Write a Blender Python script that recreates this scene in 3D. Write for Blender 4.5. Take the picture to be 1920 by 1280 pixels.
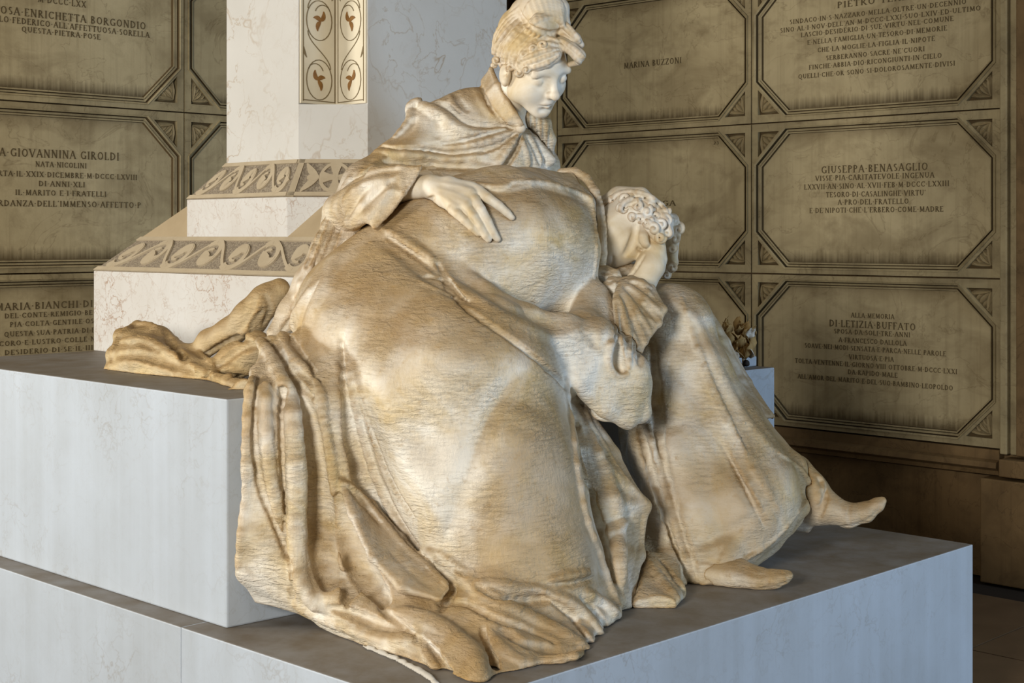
import bpy, bmesh, math, random, time
import numpy as np
from mathutils import Vector, Matrix
T0 = time.time()
SC = bpy.context.scene
COL = SC.collection
for _o in list(bpy.data.objects):
    bpy.data.objects.remove(_o)
# ------------------------------------------------------------------ camera
F = 2794.0            # focal length in pixels of the 1920 x 1280 frame
HC = 1.6              # camera height
CX, CY = 960.0, 440.0 # principal column, horizon row
cam_d = bpy.data.cameras.new('camera')
cam = bpy.data.objects.new('camera', cam_d)
COL.objects.link(cam)
cam.location = (0, 0, HC)
cam.rotation_euler = (math.pi / 2, 0, 0)
cam_d.sensor_fit = 'HORIZONTAL'
cam_d.sensor_width = 36.0
cam_d.lens = F / 1920 * 36.0
cam_d.shift_y = -(640 - CY) / 1920
cam_d.clip_start = 0.05
SC.camera = cam
# ------------------------------------------------------------------ world, daylight, exposure
wd = bpy.data.worlds.new('portico_ambient')
SC.world = wd
wd.use_nodes = True
wd.node_tree.nodes['Background'].inputs[0].default_value = (0.80, 0.86, 1.0, 1)
wd.node_tree.nodes['Background'].inputs[1].default_value = 0.055
SC.view_settings.view_transform = 'Standard'
SC.view_settings.look = 'None'
SC.view_settings.gamma = 1.0
SC.view_settings.exposure = 0.0
SC.view_settings.use_curve_mapping = False

def area_light(name, loc, target, w, h, power, col):
    d = bpy.data.lights.new(name, 'AREA')
    d.shape = 'RECTANGLE'; d.size = w; d.size_y = h
    d.energy = power; d.color = col
    o = bpy.data.objects.new(name, d)
    COL.objects.link(o)
    o.location = loc
    v = Vector(target) - Vector(loc)
    o.rotation_euler = v.to_track_quat('-Z', 'Y').to_euler()
    return o
# daylight entering through the arcade on the left and behind the camera, plus a fill lamp
area_light('arcade_daylight_front', (-2.0, -1.2, 2.4), (0.1, 5.0, 1.3), 1.0, 1.2, 265, (1.0, 0.965, 0.905))
area_light('arcade_daylight_left', (-4.6, 3.5, 2.1), (0.0, 5.4, 1.4), 1.1, 1.5, 125, (1.0, 0.96, 0.88))
area_light('cool_fill_right', (5.4, 2.6, 1.9), (0.2, 4.8, 1.1), 2.2, 2.6, 145, (0.55, 0.75, 1.0))  # added bluish fill lamp for the faces turned right
# ------------------------------------------------------------------ helpers
def lin(r, g, b):
    f = lambda c: (c / 255 / 12.92) if c / 255 <= 0.04045 else ((c / 255 + 0.055) / 1.055) ** 2.4
    return (f(r), f(g), f(b), 1.0)

def P(px, py, d):
    return np.array([(px - CX) / F * d, d, HC + (CY - py) / F * d])

def link(name, me, mat=None, parent=None, smooth=False):
    o = bpy.data.objects.new(name, me)
    COL.objects.link(o)
    if mat is not None and not me.materials:
        me.materials.append(mat)
    if parent is not None:
        o.parent = parent
    if smooth:
        me.polygons.foreach_set('use_smooth', [True] * len(me.polygons))
    return o

def tag(o, label=None, cat=None, group=None, kind=None):
    if label: o['label'] = label
    if cat: o['category'] = cat
    if group: o['group'] = group
    if kind: o['kind'] = kind
    return o

def empty(name, loc=(0, 0, 0), parent=None):
    o = bpy.data.objects.new(name, None)
    COL.objects.link(o)
    o.location = loc
    o.empty_display_size = 0.1
    if parent is not None:
        o.parent = parent
    return o

class MB:
    def __init__(s):
        s.v = []; s.f = []
    def add(s, vs, fs):
        n = len(s.v)
        s.v += [tuple(map(float, v)) for v in vs]
        s.f += [tuple(i + n for i in f) for f in fs]
    def prism(s, bottom, top):
        n = len(bottom)
        s.add(list(bottom) + list(top), [tuple(range(n))[::-1], tuple(range(n, 2 * n))] +
              [(i, (i + 1) % n, n + (i + 1) % n, n + i) for i in range(n)])
    def box(s, x0, x1, y0, y1, z0, z1, fr=None):
        fr = fr or (lambda a, b, c: (a, b, c))
        s.prism([fr(x0, y0, z0), fr(x1, y0, z0), fr(x1, y1, z0), fr(x0, y1, z0)],
                [fr(x0, y0, z1), fr(x1, y0, z1), fr(x1, y1, z1), fr(x0, y1, z1)])
    def strip(s, pts, wid, fr, n0, n1):
        """a flat ribbon along 2-D points, raised from n0 to n1 over the surface frame fr"""
        m = len(pts)
        L = []; R = []
        for i in range(m):
            a = pts[max(i - 1, 0)]; b = pts[min(i + 1, m - 1)]
            dx, dy = b[0] - a[0], b[1] - a[1]
            q = math.hypot(dx, dy) or 1
            w = wid[i] if isinstance(wid, (list, tuple)) else wid
            L.append((pts[i][0] - dy / q * w / 2, pts[i][1] + dx / q * w / 2))
            R.append((pts[i][0] + dy / q * w / 2, pts[i][1] - dx / q * w / 2))
        vs = []
        for i in range(m):
            vs += [fr(L[i][0], L[i][1], n0), fr(L[i][0], L[i][1], n1), fr(R[i][0], R[i][1], n1), fr(R[i][0], R[i][1], n0)]
        fs = []
        for i in range(m - 1):
            a, b = 4 * i, 4 * i + 4
            fs += [(a, b, b + 1, a + 1), (a + 1, b + 1, b + 2, a + 2), (a + 2, b + 2, b + 3, a + 3)]
        fs += [(0, 1, 2, 3), (4 * m - 1, 4 * m - 2, 4 * m - 3, 4 * m - 4)]
        s.add(vs, fs)
    def mesh(s, name):
        me = bpy.data.meshes.new(name)
        me.from_pydata(s.v, [], s.f)
        bm = bmesh.new(); bm.from_mesh(me)
        bmesh.ops.recalc_face_normals(bm, faces=bm.faces)
        bm.to_mesh(me); bm.free()
        return me
    def build(s, name, mat, parent=None, smooth=False, bevel=0):
        o = link(name, s.mesh(name), mat, parent, smooth)
        if bevel:
            md = o.modifiers.new('bevel', 'BEVEL'); md.width = bevel; md.segments = 2
            md.limit_method = 'ANGLE'; md.angle_limit = 0.6
        return o

# ------------------------------------------------------------------ materials
class NT:
    def __init__(s, name):
        s.m = bpy.data.materials.new(name); s.m.use_nodes = True
        s.t = s.m.node_tree
        s.b = s.t.nodes['Principled BSDF']
    def n(s, kind, **kw):
        nd = s.t.nodes.new(kind)
        for k, v in kw.items():
            if k.startswith('i_'):
                key = k[2:]
                key = int(key) if key.isdigit() else key.replace('_', ' ')
                nd.inputs[key].default_value = v
            else:
                setattr(nd, k, v)
        return nd
    def l(s, a, b):
        s.t.links.new(a, b)
    def coords(s, scale=(1, 1, 1), rot=(0, 0, 0), src='Object'):
        tc = s.n('ShaderNodeTexCoord'); mp = s.n('ShaderNodeMapping')
        mp.inputs['Scale'].default_value = scale
        mp.inputs['Rotation'].default_value = rot
        s.l(tc.outputs[src], mp.inputs['Vector'])
        return mp.outputs[0]
    def noise(s, vec, scale, detail=6, rough=0.6, dist=0.0):
        nd = s.n('ShaderNodeTexNoise')
        nd.inputs['Scale'].default_value = scale; nd.inputs['Detail'].default_value = detail
        nd.inputs['Roughness'].default_value = rough; nd.inputs['Distortion'].default_value = dist
        s.l(vec, nd.inputs['Vector'])
        return nd.outputs['Fac']
    def ramp(s, fac, stops):
        r = s.n('ShaderNodeValToRGB')
        e = r.color_ramp.elements
        while len(e) < len(stops): e.new(0.5)
        for i, (p, c) in enumerate(stops):
            e[i].position = p
            e[i].color = c if len(c) == 4 else (*c, 1)
        s.l(fac, r.inputs[0])
        return r.outputs[0]
    def mix(s, fac, a, b, mode='MIX'):
        m = s.n('ShaderNodeMix', data_type='RGBA', blend_type=mode)
        for sock, v in ((m.inputs[0], fac), (m.inputs[6], a), (m.inputs[7], b)):
            if hasattr(v, 'links'): s.l(v, sock)
            elif isinstance(v, (int, float)): sock.default_value = v
            else: sock.default_value = v if len(v) == 4 else (*v, 1)
        return m.outputs[2]
    def math(s, op, a, b=0.0, clamp=False):
        m = s.n('ShaderNodeMath', operation=op, use_clamp=clamp)
        for sock, v in ((m.inputs[0], a), (m.inputs[1], b)):
            if hasattr(v, 'links'): s.l(v, sock)
            else: sock.default_value = v
        return m.outputs[0]
    def bump(s, h, strength=0.3, dist=0.01, prev=None):
        b = s.n('ShaderNodeBump')
        b.inputs['Strength'].default_value = strength; b.inputs['Distance'].default_value = dist
        s.l(h, b.inputs['Height'])
        if prev is not None: s.l(prev, b.inputs['Normal'])
        return b.outputs[0]
    def fin(s, col, rough=0.6, normal=None, spec=0.3):
        if hasattr(col, 'links'): s.l(col, s.b.inputs['Base Color'])
        else: s.b.inputs['Base Color'].default_value = col
        if hasattr(rough, 'links'): s.l(rough, s.b.inputs['Roughness'])
        else: s.b.inputs['Roughness'].default_value = rough
        s.b.inputs['Specular IOR Level'].default_value = spec
        if normal is not None: s.l(normal, s.b.inputs['Normal'])
        return s.m

def vein_mask(t, vec, scale, width, warp=1.2):
    """thin wandering lines where a warped noise crosses its middle value"""
    n = t.noise(vec, scale, 5, 0.55, warp)
    d = t.math('ABSOLUTE', t.math('SUBTRACT', n, 0.5))
    return t.ramp(d, [(0.0, (1, 1, 1)), (width, (0, 0, 0))])

def marble(name, base, vein, dust, streak=0.0, vscale=6.0, vamt=0.55, top=None):
    t = NT(name)
    vec = t.coords()
    big = t.noise(vec, 2.2, 5, 0.6)
    c = t.mix(t.ramp(big, [(0.35, (0, 0, 0)), (0.7, (1, 1, 1))]), base, dust)
    patch = t.ramp(t.noise(vec, 3.1, 3, 0.5), [(0.45, (0, 0, 0)), (0.62, (1, 1, 1))])
    v1 = vein_mask(t, vec, vscale, 0.010, 0.35)
    v2 = vein_mask(t, vec, vscale * 2.7, 0.016, 0.5)
    blotch = t.ramp(t.noise(vec, vscale * 3.2, 7, 0.7, 0.6), [(0.56, (0, 0, 0)), (0.72, (1, 1, 1))])
    vs_ = t.math('MAXIMUM', t.math('MAXIMUM', v1, t.math('MULTIPLY', v2, 0.7)), t.math('MULTIPLY', blotch, 0.35))
    c = t.mix(t.math('MULTIPLY', vs_, t.math('MULTIPLY', t.math('ADD', t.math('MULTIPLY', patch, 0.8), 0.2), vamt)), c, vein)
    if streak:
        sv = t.coords((14, 14, 0.35))
        sn = t.ramp(t.noise(sv, 1.0, 4, 0.6), [(0.4, (0, 0, 0)), (0.75, (1, 1, 1))])
        c = t.mix(t.math('MULTIPLY', sn, streak), c, (base[0] * 1.18, base[1] * 1.2, base[2] * 1.24, 1))
    if top is not None:      # dust settled on upward faces
        g = t.n('ShaderNodeNewGeometry'); sp = t.n('ShaderNodeSeparateXYZ')
        t.l(g.outputs['True Normal'], sp.inputs[0])
        up = t.ramp(sp.outputs[2], [(0.6, (0, 0, 0)), (0.95, (1, 1, 1))])
        dn = t.ramp(t.noise(vec, 9.0, 6, 0.65), [(0.3, (0.75, 0.75, 0.75)), (0.7, (1, 1, 1))])
        c = t.mix(t.math('MULTIPLY', up, dn), c, top)
    nb = t.bump(t.noise(vec, 60.0, 5, 0.6), 0.08, 0.004)
    return t.fin(c, 0.55, nb, 0.3)

MAT_PED = marble('pedestal_marble', lin(182, 190, 198), lin(136, 124, 106), lin(170, 176, 181), 0.35, 5.0, 0.4, lin(106, 95, 80))
MAT_STEP = marble('step_marble', lin(200, 198, 193), lin(146, 112, 82), lin(189, 183, 174), 0.15, 7.0, 0.9, lin(132, 114, 90))
MAT_PILLAR = marble('pillar_marble', lin(198, 196, 190), lin(154, 130, 98), lin(188, 185, 178), 0.0, 3.0, 0.7, lin(132, 114, 90))

def stone_wall(name, c0, c1, dark, up='z', drip=False):
    t = NT(name)
    tc = t.n('ShaderNodeTexCoord'); oi = t.n('ShaderNodeObjectInfo')
    ad = t.n('ShaderNodeVectorMath', operation='ADD')
    t.l(tc.outputs['Object'], ad.inputs[0])
    if up == 'y': t.l(oi.outputs['Location'], ad.inputs[1])
    vec = ad.outputs[0]
    def sc(*v):
        mp = t.n('ShaderNodeMapping'); mp.inputs['Scale'].default_value = v
        t.l(vec, mp.inputs['Vector']); return mp.outputs[0]
    big = t.noise(vec, 2.6, 6, 0.62, 0.6)
    c = t.mix(t.ramp(big, [(0.32, (0, 0, 0)), (0.68, (1, 1, 1))]), c0, c1)
    st = t.ramp(t.noise(sc(30, 0.8, 30) if up == 'y' else sc(30, 30, 0.8), 1.0, 5, 0.65), [(0.5, (0, 0, 0)), (0.85, (1, 1, 1))])
    c = t.mix(t.math('MULTIPLY', st, 0.4), c, dark)
    blot = t.ramp(t.noise(vec, 7.0, 7, 0.7, 0.4), [(0.52, (0, 0, 0)), (0.8, (1, 1, 1))])
    c = t.mix(t.math('MULTIPLY', blot, 0.55), c, dark)
    smoke = t.ramp(t.noise(sc(1.1, 2.2, 1.1) if up == 'y' else vec, 2.3, 4, 0.55, 0.8), [(0.5, (0, 0, 0)), (0.72, (1, 1, 1))])
    c = t.mix(t.math('MULTIPLY', smoke, 0.45), c, dark)
    ck = vein_mask(t, vec, 2.4, 0.008)
    c = t.mix(t.math('MULTIPLY', ck, 0.35), c, dark)
    if drip:      # soot drips left along the lower rim of each slab
        sp = t.n('ShaderNodeSeparateXYZ'); t.l(tc.outputs['Object'], sp.inputs[0])
        dr = t.noise(sc(75, 1.2, 75), 1.0, 4, 0.6)
        lv = t.math('ADD', t.math('MULTIPLY', sp.outputs[1], -16.0), t.math('MULTIPLY', dr, 1.3))
        c = t.mix(t.math('MULTIPLY', t.ramp(t.math('SUBTRACT', lv, 5.0), [(0.0, (0, 0, 0)), (0.9, (1, 1, 1))]), 0.85), c, (dark[0] * .6, dark[1] * .6, dark[2] * .6, 1))
        lp = t.ramp(t.math('SUBTRACT', t.math('ADD', t.math('MULTIPLY', sp.outputs[1], 9.0), t.math('MULTIPLY', t.noise(vec, 5.0, 5, .6), 1.2)), 2.95), [(0.0, (0, 0, 0)), (0.8, (1, 1, 1))])
        c = t.mix(t.math('MULTIPLY', lp, 0.6), c, dark)
    nb = t.bump(t.noise(vec, 45.0, 6, 0.65), 0.15, 0.006)
    return t.fin(c, 0.62, nb, 0.25)

MAT_WALL = stone_wall('tan_stone', lin(146, 132, 100), lin(174, 158, 120), lin(84, 68, 42), 'y')
MAT_SLAB = stone_wall('slab_stone', lin(166, 150, 114), lin(190, 174, 136), lin(104, 86, 54), 'y', True)
MAT_DADO = stone_wall('dado_stone', lin(104, 82, 52), lin(132, 106, 70), lin(56, 42, 24))
MAT_ORN = stone_wall('ornament_stone', lin(150, 134, 100), lin(176, 158, 120), lin(70, 56, 34), 'y')
MAT_GRIME = NT('groove_grime').fin(lin(84, 68, 42), 0.85)
MAT_INK = NT('engraved_letter_dark').fin(lin(96, 82, 55), 0.8)
t_ = NT('floor_stone'); v_ = t_.coords()
MAT_FLOOR = t_.fin(t_.mix(t_.noise(v_, 4.0, 6, 0.65), lin(86, 66, 46), lin(128, 104, 78)), 0.45, None, 0.4)
MAT_JOINT = NT('dark_joint').fin(lin(48, 38, 28), 0.9)

# ------------------------------------------------------------------ frames of the place
U = np.array([0.699, 0.715]); V = np.array([-0.715, 0.699]); C0 = np.array([-0.159, 3.13])
def M(a, b, z):                       # monument frame: a along u, b along v
    q = C0 + a * U + b * V
    return (q[0], q[1], z)
W0 = np.array([2.27, 6.9]); L0 = np.array([-2.0, 7.08])
def WR(s, z, n):                      # right wall: s along v, z height, n towards the room
    q = W0 + s * V - n * U
    return (q[0], q[1], z)
def WL(s, z, n):                      # left wall: s along u
    q = L0 + s * U - n * V
    return (q[0], q[1], z)
def wall_hit(px, py, right):
    """where the sight line through a picture point meets a wall: (s, z)"""
    d = np.array([(px - CX) / F, 1.0])
    o, dr = (W0, V) if right else (L0, U)
    A = np.array([[d[0], -dr[0]], [d[1], -dr[1]]])
    k, s = np.linalg.solve(A, o)
    return s, HC + (CY - py) / F * k

# ------------------------------------------------------------------ the room shell
wr = MB(); wr.box(-3.2, 3.18, 0, 4.2, -0.32, -0.022, lambda s, z, n: WR(s, z, n))
wall_right = tag(wr.build('wall_right', MAT_DADO), 'dark stone wall behind the plaques on the right', kind='structure')
wl = MB(); wl.box(-3.6, 3.18, 0, 4.2, -0.32, -0.022, lambda s, z, n: WL(s, z, n))
wall_left = tag(wl.build('wall_left', MAT_DADO), 'dark stone wall behind the plaques on the left', kind='structure')
fl = MB(); fl.box(-6, 6, -2.0, 11, -0.2, -0.012)
floor = tag(fl.build('floor', MAT_JOINT), kind='structure')
ce = MB(); ce.box(-6, 6, -2.0, 11, 4.2, 4.4)
t_ = NT('ceiling_plaster'); MAT_CEIL = t_.fin(lin(150, 138, 118), 0.9)
ceiling = tag(ce.build('ceiling', MAT_CEIL), kind='structure')
tile_me = None
for i in range(-4, 8):
    for j in range(-5, 5):
        # floor tiles follow the walls; only those in reach of the view are laid singly
        a0, b0 = 2.36 + 0.86 * i, 0.86 * j - 0.4
        c = M(a0 + 0.43, b0 + 0.43, 0)
        if not (0.3 < c[0] < 4.0 and 3.4 < c[1] < 9.3): continue
        if (W0 - np.array(c[:2])) @ U < 0.3: continue
        if a0 + 0.86 < 2.5 and b0 > -0.8: continue
        tb = MB(); tb.box(a0 + 0.004, a0 + 0.856, b0 + 0.004, b0 + 0.856, -0.012, 0.0, M)
        tb.build('floor_tile', MAT_FLOOR, floor)

# ------------------------------------------------------------------ lettering: Roman capitals from strokes
TK, TN = 0.15, 0.075
GL = {
 'A': (.74, [('l',.06,0,.36,1,TN),('l',.36,1,.68,0,TK),('l',.17,.36,.56,.36,TN),('s',.06,0),('s',.68,0)]),
 'B': (.62, [('l',.14,0,.14,1,TK),('a',.26,.76,.24,.24,-90,90,TK*.8),('a',.26,.27,.29,.27,-90,90,TK*.8),('l',.1,.97,.28,.97,TN),('l',.1,.52,.28,.52,TN),('l',.1,.03,.28,.03,TN)]),
 'C': (.72, [('a',.42,.5,.36,.5,55,305,TK*.8),('l',.62,.74,.64,.96,TN),('l',.62,.26,.64,.1,TN)]),
 'D': (.76, [('l',.14,0,.14,1,TK),('a',.28,.5,.42,.48,-90,90,TK*.85),('l',.1,.97,.3,.97,TN),('l',.1,.03,.3,.03,TN)]),
 'E': (.6, [('l',.14,0,.14,1,TK),('l',.1,.97,.5,.97,TN),('l',.1,.52,.42,.52,TN),('l',.1,.03,.54,.03,TN),('l',.5,1,.5,.84,TN),('l',.54,0,.54,.18,TN),('s',.14,0),('s',.14,1)]),
 'F': (.56, [('l',.14,0,.14,1,TK),('l',.1,.97,.5,.97,TN),('l',.1,.52,.42,.52,TN),('l',.5,1,.5,.84,TN),('s',.14,0),('s',.14,1)]),
 'G': (.76, [('a',.42,.5,.36,.5,55,300,TK*.8),('l',.64,.05,.64,.44,TK),('s',.64,.44),('l',.62,.76,.64,.96,TN)]),
 'H': (.78, [('l',.15,0,.15,1,TK),('l',.63,0,.63,1,TK),('l',.15,.52,.63,.52,TN),('s',.15,0),('s',.15,1),('s',.63,0),('s',.63,1)]),
 'I': (.32, [('l',.16,0,.16,1,TK),('s',.16,0),('s',.16,1)]),
 'L': (.58, [('l',.14,0,.14,1,TK),('l',.1,.03,.52,.03,TN),('l',.52,0,.52,.2,TN),('s',.14,0),('s',.14,1)]),
 'M': (.92, [('l',.15,0,.17,1,TN),('l',.17,1,.46,.1,TK),('l',.46,.1,.75,1,TN),('l',.75,1,.77,0,TK),('s',.14,0),('s',.78,0)]),
 'N': (.8, [('l',.14,0,.14,1,TN),('l',.14,1,.66,0,TK),('l',.66,0,.66,1,TN),('s',.14,0),('s',.12,1),('s',.66,1)]),
 'O': (.8, [('a',.4,.5,.34,.5,0,360,TK*.8)]),
 'P': (.6, [('l',.14,0,.14,1,TK),('a',.27,.73,.27,.27,-90,90,TK*.8),('l',.1,.97,.3,.97,TN),('l',.12,.47,.28,.47,TN),('s',.14,0)]),
 'Q': (.82, [('a',.4,.5,.34,.5,0,360,TK*.8),('l',.42,.1,.78,-.2,TK*.8)]),
 'R': (.7, [('l',.14,0,.14,1,TK),('a',.27,.74,.25,.26,-90,90,TK*.8),('l',.1,.97,.3,.97,TN),('l',.12,.49,.28,.49,TN),('l',.3,.48,.64,0,TK),('s',.14,0),('s',.64,0)]),
 'S': (.54, [('a',.27,.75,.2,.24,40,270,TK*.8),('a',.27,.26,.21,.26,-130,90,TK*.8)]),
 'T': (.66, [('l',.33,0,.33,1,TK),('l',.05,.97,.61,.97,TN),('l',.06,1,.06,.82,TN),('l',.6,1,.6,.82,TN),('s',.33,0)]),
 'U': (.78, [('l',.15,.3,.15,1,TK),('l',.63,.3,.63,1,TN),('a',.39,.3,.24,.3,180,360,TK*.7),('s',.15,1),('s',.63,1)]),
 'V': (.74, [('l',.06,1,.37,0,TK),('l',.37,0,.68,1,TN),('s',.07,1),('s',.67,1)]),
 'X': (.74, [('l',.1,1,.64,0,TK),('l',.1,0,.64,1,TN),('s',.1,0),('s',.1,1),('s',.64,0),('s',.64,1)]),
 'Z': (.66, [('l',.08,.97,.58,.97,TN),('l',.56,.97,.08,.03,TK),('l',.08,.03,.6,.03,TN),('l',.09,1,.09,.82,TN),('l',.59,0,.59,.18,TN)]),
 '2': (.55, [('a',.27,.72,.2,.26,-20,180,TN),('l',.46,.62,.06,.05,TK),('l',.06,.04,.5,.04,TN)]),
 '3': (.5, [('a',.24,.74,.18,.24,-90,160,TK*.7),('a',.24,.27,.2,.26,-160,90,TK*.7)]),
 '.': (.3, [('l',.09,.48,.21,.48,.12)]),
 "'": (.22, [('l',.13,1,.08,.8,TN)]),
 ' ': (.34, []),
}
def text_mesh(mb, txt, s0, s1, z, h, fr, flip, n=0.0022):
    """one engraved line fitted between s0 and s1; flip runs the letters against s"""
    adv = 0.12
    tot = sum(GL[c][0] + adv for c in txt) - adv
    kx = (s1 - s0) / tot
    x = 0.0
    for c in txt:
        w, st = GL[c]
        ox = x
        g = (lambda gx, gy, nn: fr((s1 - (ox + gx) * kx) if flip else (s0 + (ox + gx) * kx), z + gy * h, nn))
        for q in st:
            if q[0] == 'l':
                mb.strip([(q[1], q[2]), (q[3], q[4])], q[5], g, 0.0, n)
            elif q[0] == 'a':
                _, cx, cy, rx, ry, a0, a1, wd_ = q
                k = max(6, int(abs(a1 - a0) / 26))
                pts = [(cx + (rx - wd_ / 2) * math.cos(math.radians(a0 + (a1 - a0) * i / k)),
                        cy + (ry - wd_ / 2) * math.sin(math.radians(a0 + (a1 - a0) * i / k))) for i in range(k + 1)]
                mb.strip(pts, wd_, g, 0.0, n)
            else:
                mb.strip([(q[1] - .12, min(max(q[2], .025), .975)), (q[1] + .12, min(max(q[2], .025), .975))], .05, g, 0.0, n)
        x += w + adv

# ------------------------------------------------------------------ memorial plaques
CELLW, CELLH = 1.39, 0.786
def octa(hw, hh, cut):
    return [(-hw + cut, -hh), (hw - cut, -hh), (hw, -hh + cut), (hw, hh - cut), (hw - cut, hh), (-hw + cut, hh), (-hw, hh - cut), (-hw, -hh + cut)]
def ring(mb, hw, hh, cut, prof):
    """sweep a moulding profile (offset outwards, height) round the octagon"""
    k = math.tan(math.radians(22.5))
    rows = []
    for off, n in prof:
        rows.append([(x, y, n) for x, y in octa(hw + off, hh + off, cut + off * (2 - math.sqrt(2)))])
    vs = [p for r in rows for p in r]
    fs = []
    for i in range(len(rows) - 1):
        for j in range(8):
            fs.append((i * 8 + j, i * 8 + (j + 1) % 8, i * 8 + 8 + (j + 1) % 8, i * 8 + 8 + j))
    mb.add(vs, fs)
    return [i for i in range(len(prof) - 1) for _ in range(8)]
IW, IH, CUT = CELLW / 2 - 0.062, CELLH / 2 - 0.066, 0.165
def slab_mesh():
    mb = MB(); o = octa(IW + 0.004, IH + 0.004, CUT)
    mb.prism([(x, y, -0.02) for x, y in o], [(x, y, 0.0) for x, y in o])
    return mb.mesh('slab')
def frame_mesh():
    mb = MB()
    prof = [(0, -0.012), (0.004, -0.012), (0.005, 0.016), (0.012, 0.018), (0.013, 0.002), (0.016, 0.002), (0.017, 0.012), (0.026, 0.016), (0.027, 0.004), (0.030, 0.004), (0.031, 0.030), (0.0395, 0.034), (0.0402, 0.022), (0.0404, -0.02)]
    seg = ring(mb, IW, IH, CUT, prof)
    me = mb.mesh('moulding')
    grime = {0, 1, 3, 4, 7, 8, 9, 12}
    for p, k in zip(me.polygons, seg): p.material_index = 1 if k in grime else 0
    return me
def stile_mesh():
    """flat border between moulding and cell edge: four sides and four corner rims"""
    mb = MB()
    ow, oh = IW + 0.040, IH + 0.040
    c2 = CUT + 0.040 * (2 - math.sqrt(2))
    g = 0.0035; W, H_ = CELLW / 2 - g, CELLH / 2 - g; N = 0.026
    mb.box(-W, W, oh, H_, -0.02, N); mb.box(-W, W, -H_, -oh, -0.02, N)
    mb.box(ow, W, -oh, oh, -0.02, N); mb.box(-W, -ow, -oh, oh, -0.02, N)
    r = 0.014
    for sx in (-1, 1):
        for sy in (-1, 1):
            A = (sx * ow, sy * oh); B = (sx * (ow - c2), sy * oh); Cc = (sx * ow, sy * (oh - c2))
            cen = ((A[0] + B[0] + Cc[0]) / 3, (A[1] + B[1] + Cc[1]) / 3)
            inn = [tuple(cen[i] + (p[i] - cen[i]) * 0.70 for i in (0, 1)) for p in (A, B, Cc)]
            out = (A, B, Cc)
            vs = [(*p, N) for p in out] + [(*p, N) for p in inn] + [(*p, 0.004) for p in inn]
            mb.add(vs, [(i, (i + 1) % 3, 3 + (i + 1) % 3, 3 + i) for i in range(3)] + [(3 + i, 3 + (i + 1) % 3, 6 + (i + 1) % 3, 6 + i) for i in range(3)] + [(6, 7, 8)])
    me = mb.mesh('stile')
    for p in me.polygons:
        if len(p.vertices) == 3 and abs(p.center[2] - 0.004) < 1e-4: p.material_index = 1
    return me
def leaf_blob(mb, x, y, ang, ln, wd, h, ns=7):
    """one carved leaf: a pointed, domed leaf with a sunk midrib"""
    ca, sa = math.cos(ang), math.sin(ang)
    vs = []; rows = []
    for i in range(ns + 1):
        t = i / ns
        w = wd * math.sin(math.pi * min(t * 0.93 + 0.07, 1)) ** 0.8
        lx = t * ln
        row = []
        for q, hh in ((-1, 0.0), (-0.5, 1.0), (0, 0.62), (0.5, 1.0), (1, 0.0)):
            px, py = lx, q * w * 0.5
            row.append(len(vs))
            vs.append((x + px * ca - py * sa, y + px * sa + py * ca, 0.003 + h * hh * (0.25 + 0.75 * math.sin(math.pi * min(t + .1, 1)))))
        rows.append(row)
    fs = [(rows[i][j], rows[i + 1][j], rows[i + 1][j + 1], rows[i][j + 1]) for i in range(ns) for j in range(4)]
    mb.add(vs, fs)
def ornament_mesh(sx, sy):
    mb = MB()
    ow, oh = IW + 0.040, IH + 0.040; c2 = CUT + 0.040 * (2 - math.sqrt(2))
    ax, ay = sx * (ow - 0.030), sy * (oh - 0.030)
    L = c2 * 0.56
    def lf(dx, dy, ang, ln, wd, h):
        # local axes point from the right angle towards the two legs
        a = math.atan2(-sy * math.sin(ang), -sx * math.cos(ang))
        leaf_blob(mb, ax - sx * dx, ay - sy * dy, a, ln, wd, h)
    lf(.004, .004, .10, L * 1.15, .030, .020); lf(.004, .004, math.pi / 2 - .10, L * 1.15, .030, .020)
    lf(.012, .012, math.pi / 4, L * .72, .034, .022)
    lf(.040, .010, .75, L * .55, .026, .018); lf(.010, .040, .82, L * .55, .026, .018)
    lf(.062, .006, .5, L * .45, .02, .016); lf(.006, .062, 1.07, L * .45, .02, .016)
    return mb.mesh('corner_ornament')
SLAB_ME, FRAME_ME, STILE_ME = slab_mesh(), frame_mesh(), stile_mesh()
ORN_ME = {(sx, sy): ornament_mesh(sx, sy) for sx in (-1, 1) for sy in (-1, 1)}
for me_, mt_ in ((SLAB_ME, MAT_SLAB), (FRAME_ME, MAT_WALL), (STILE_ME, MAT_WALL), *((m, MAT_ORN) for m in ORN_ME.values())):
    me_.materials.append(mt_)
FRAME_ME.materials.append(MAT_GRIME)
STILE_ME.materials.append(MAT_GRIME)

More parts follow.
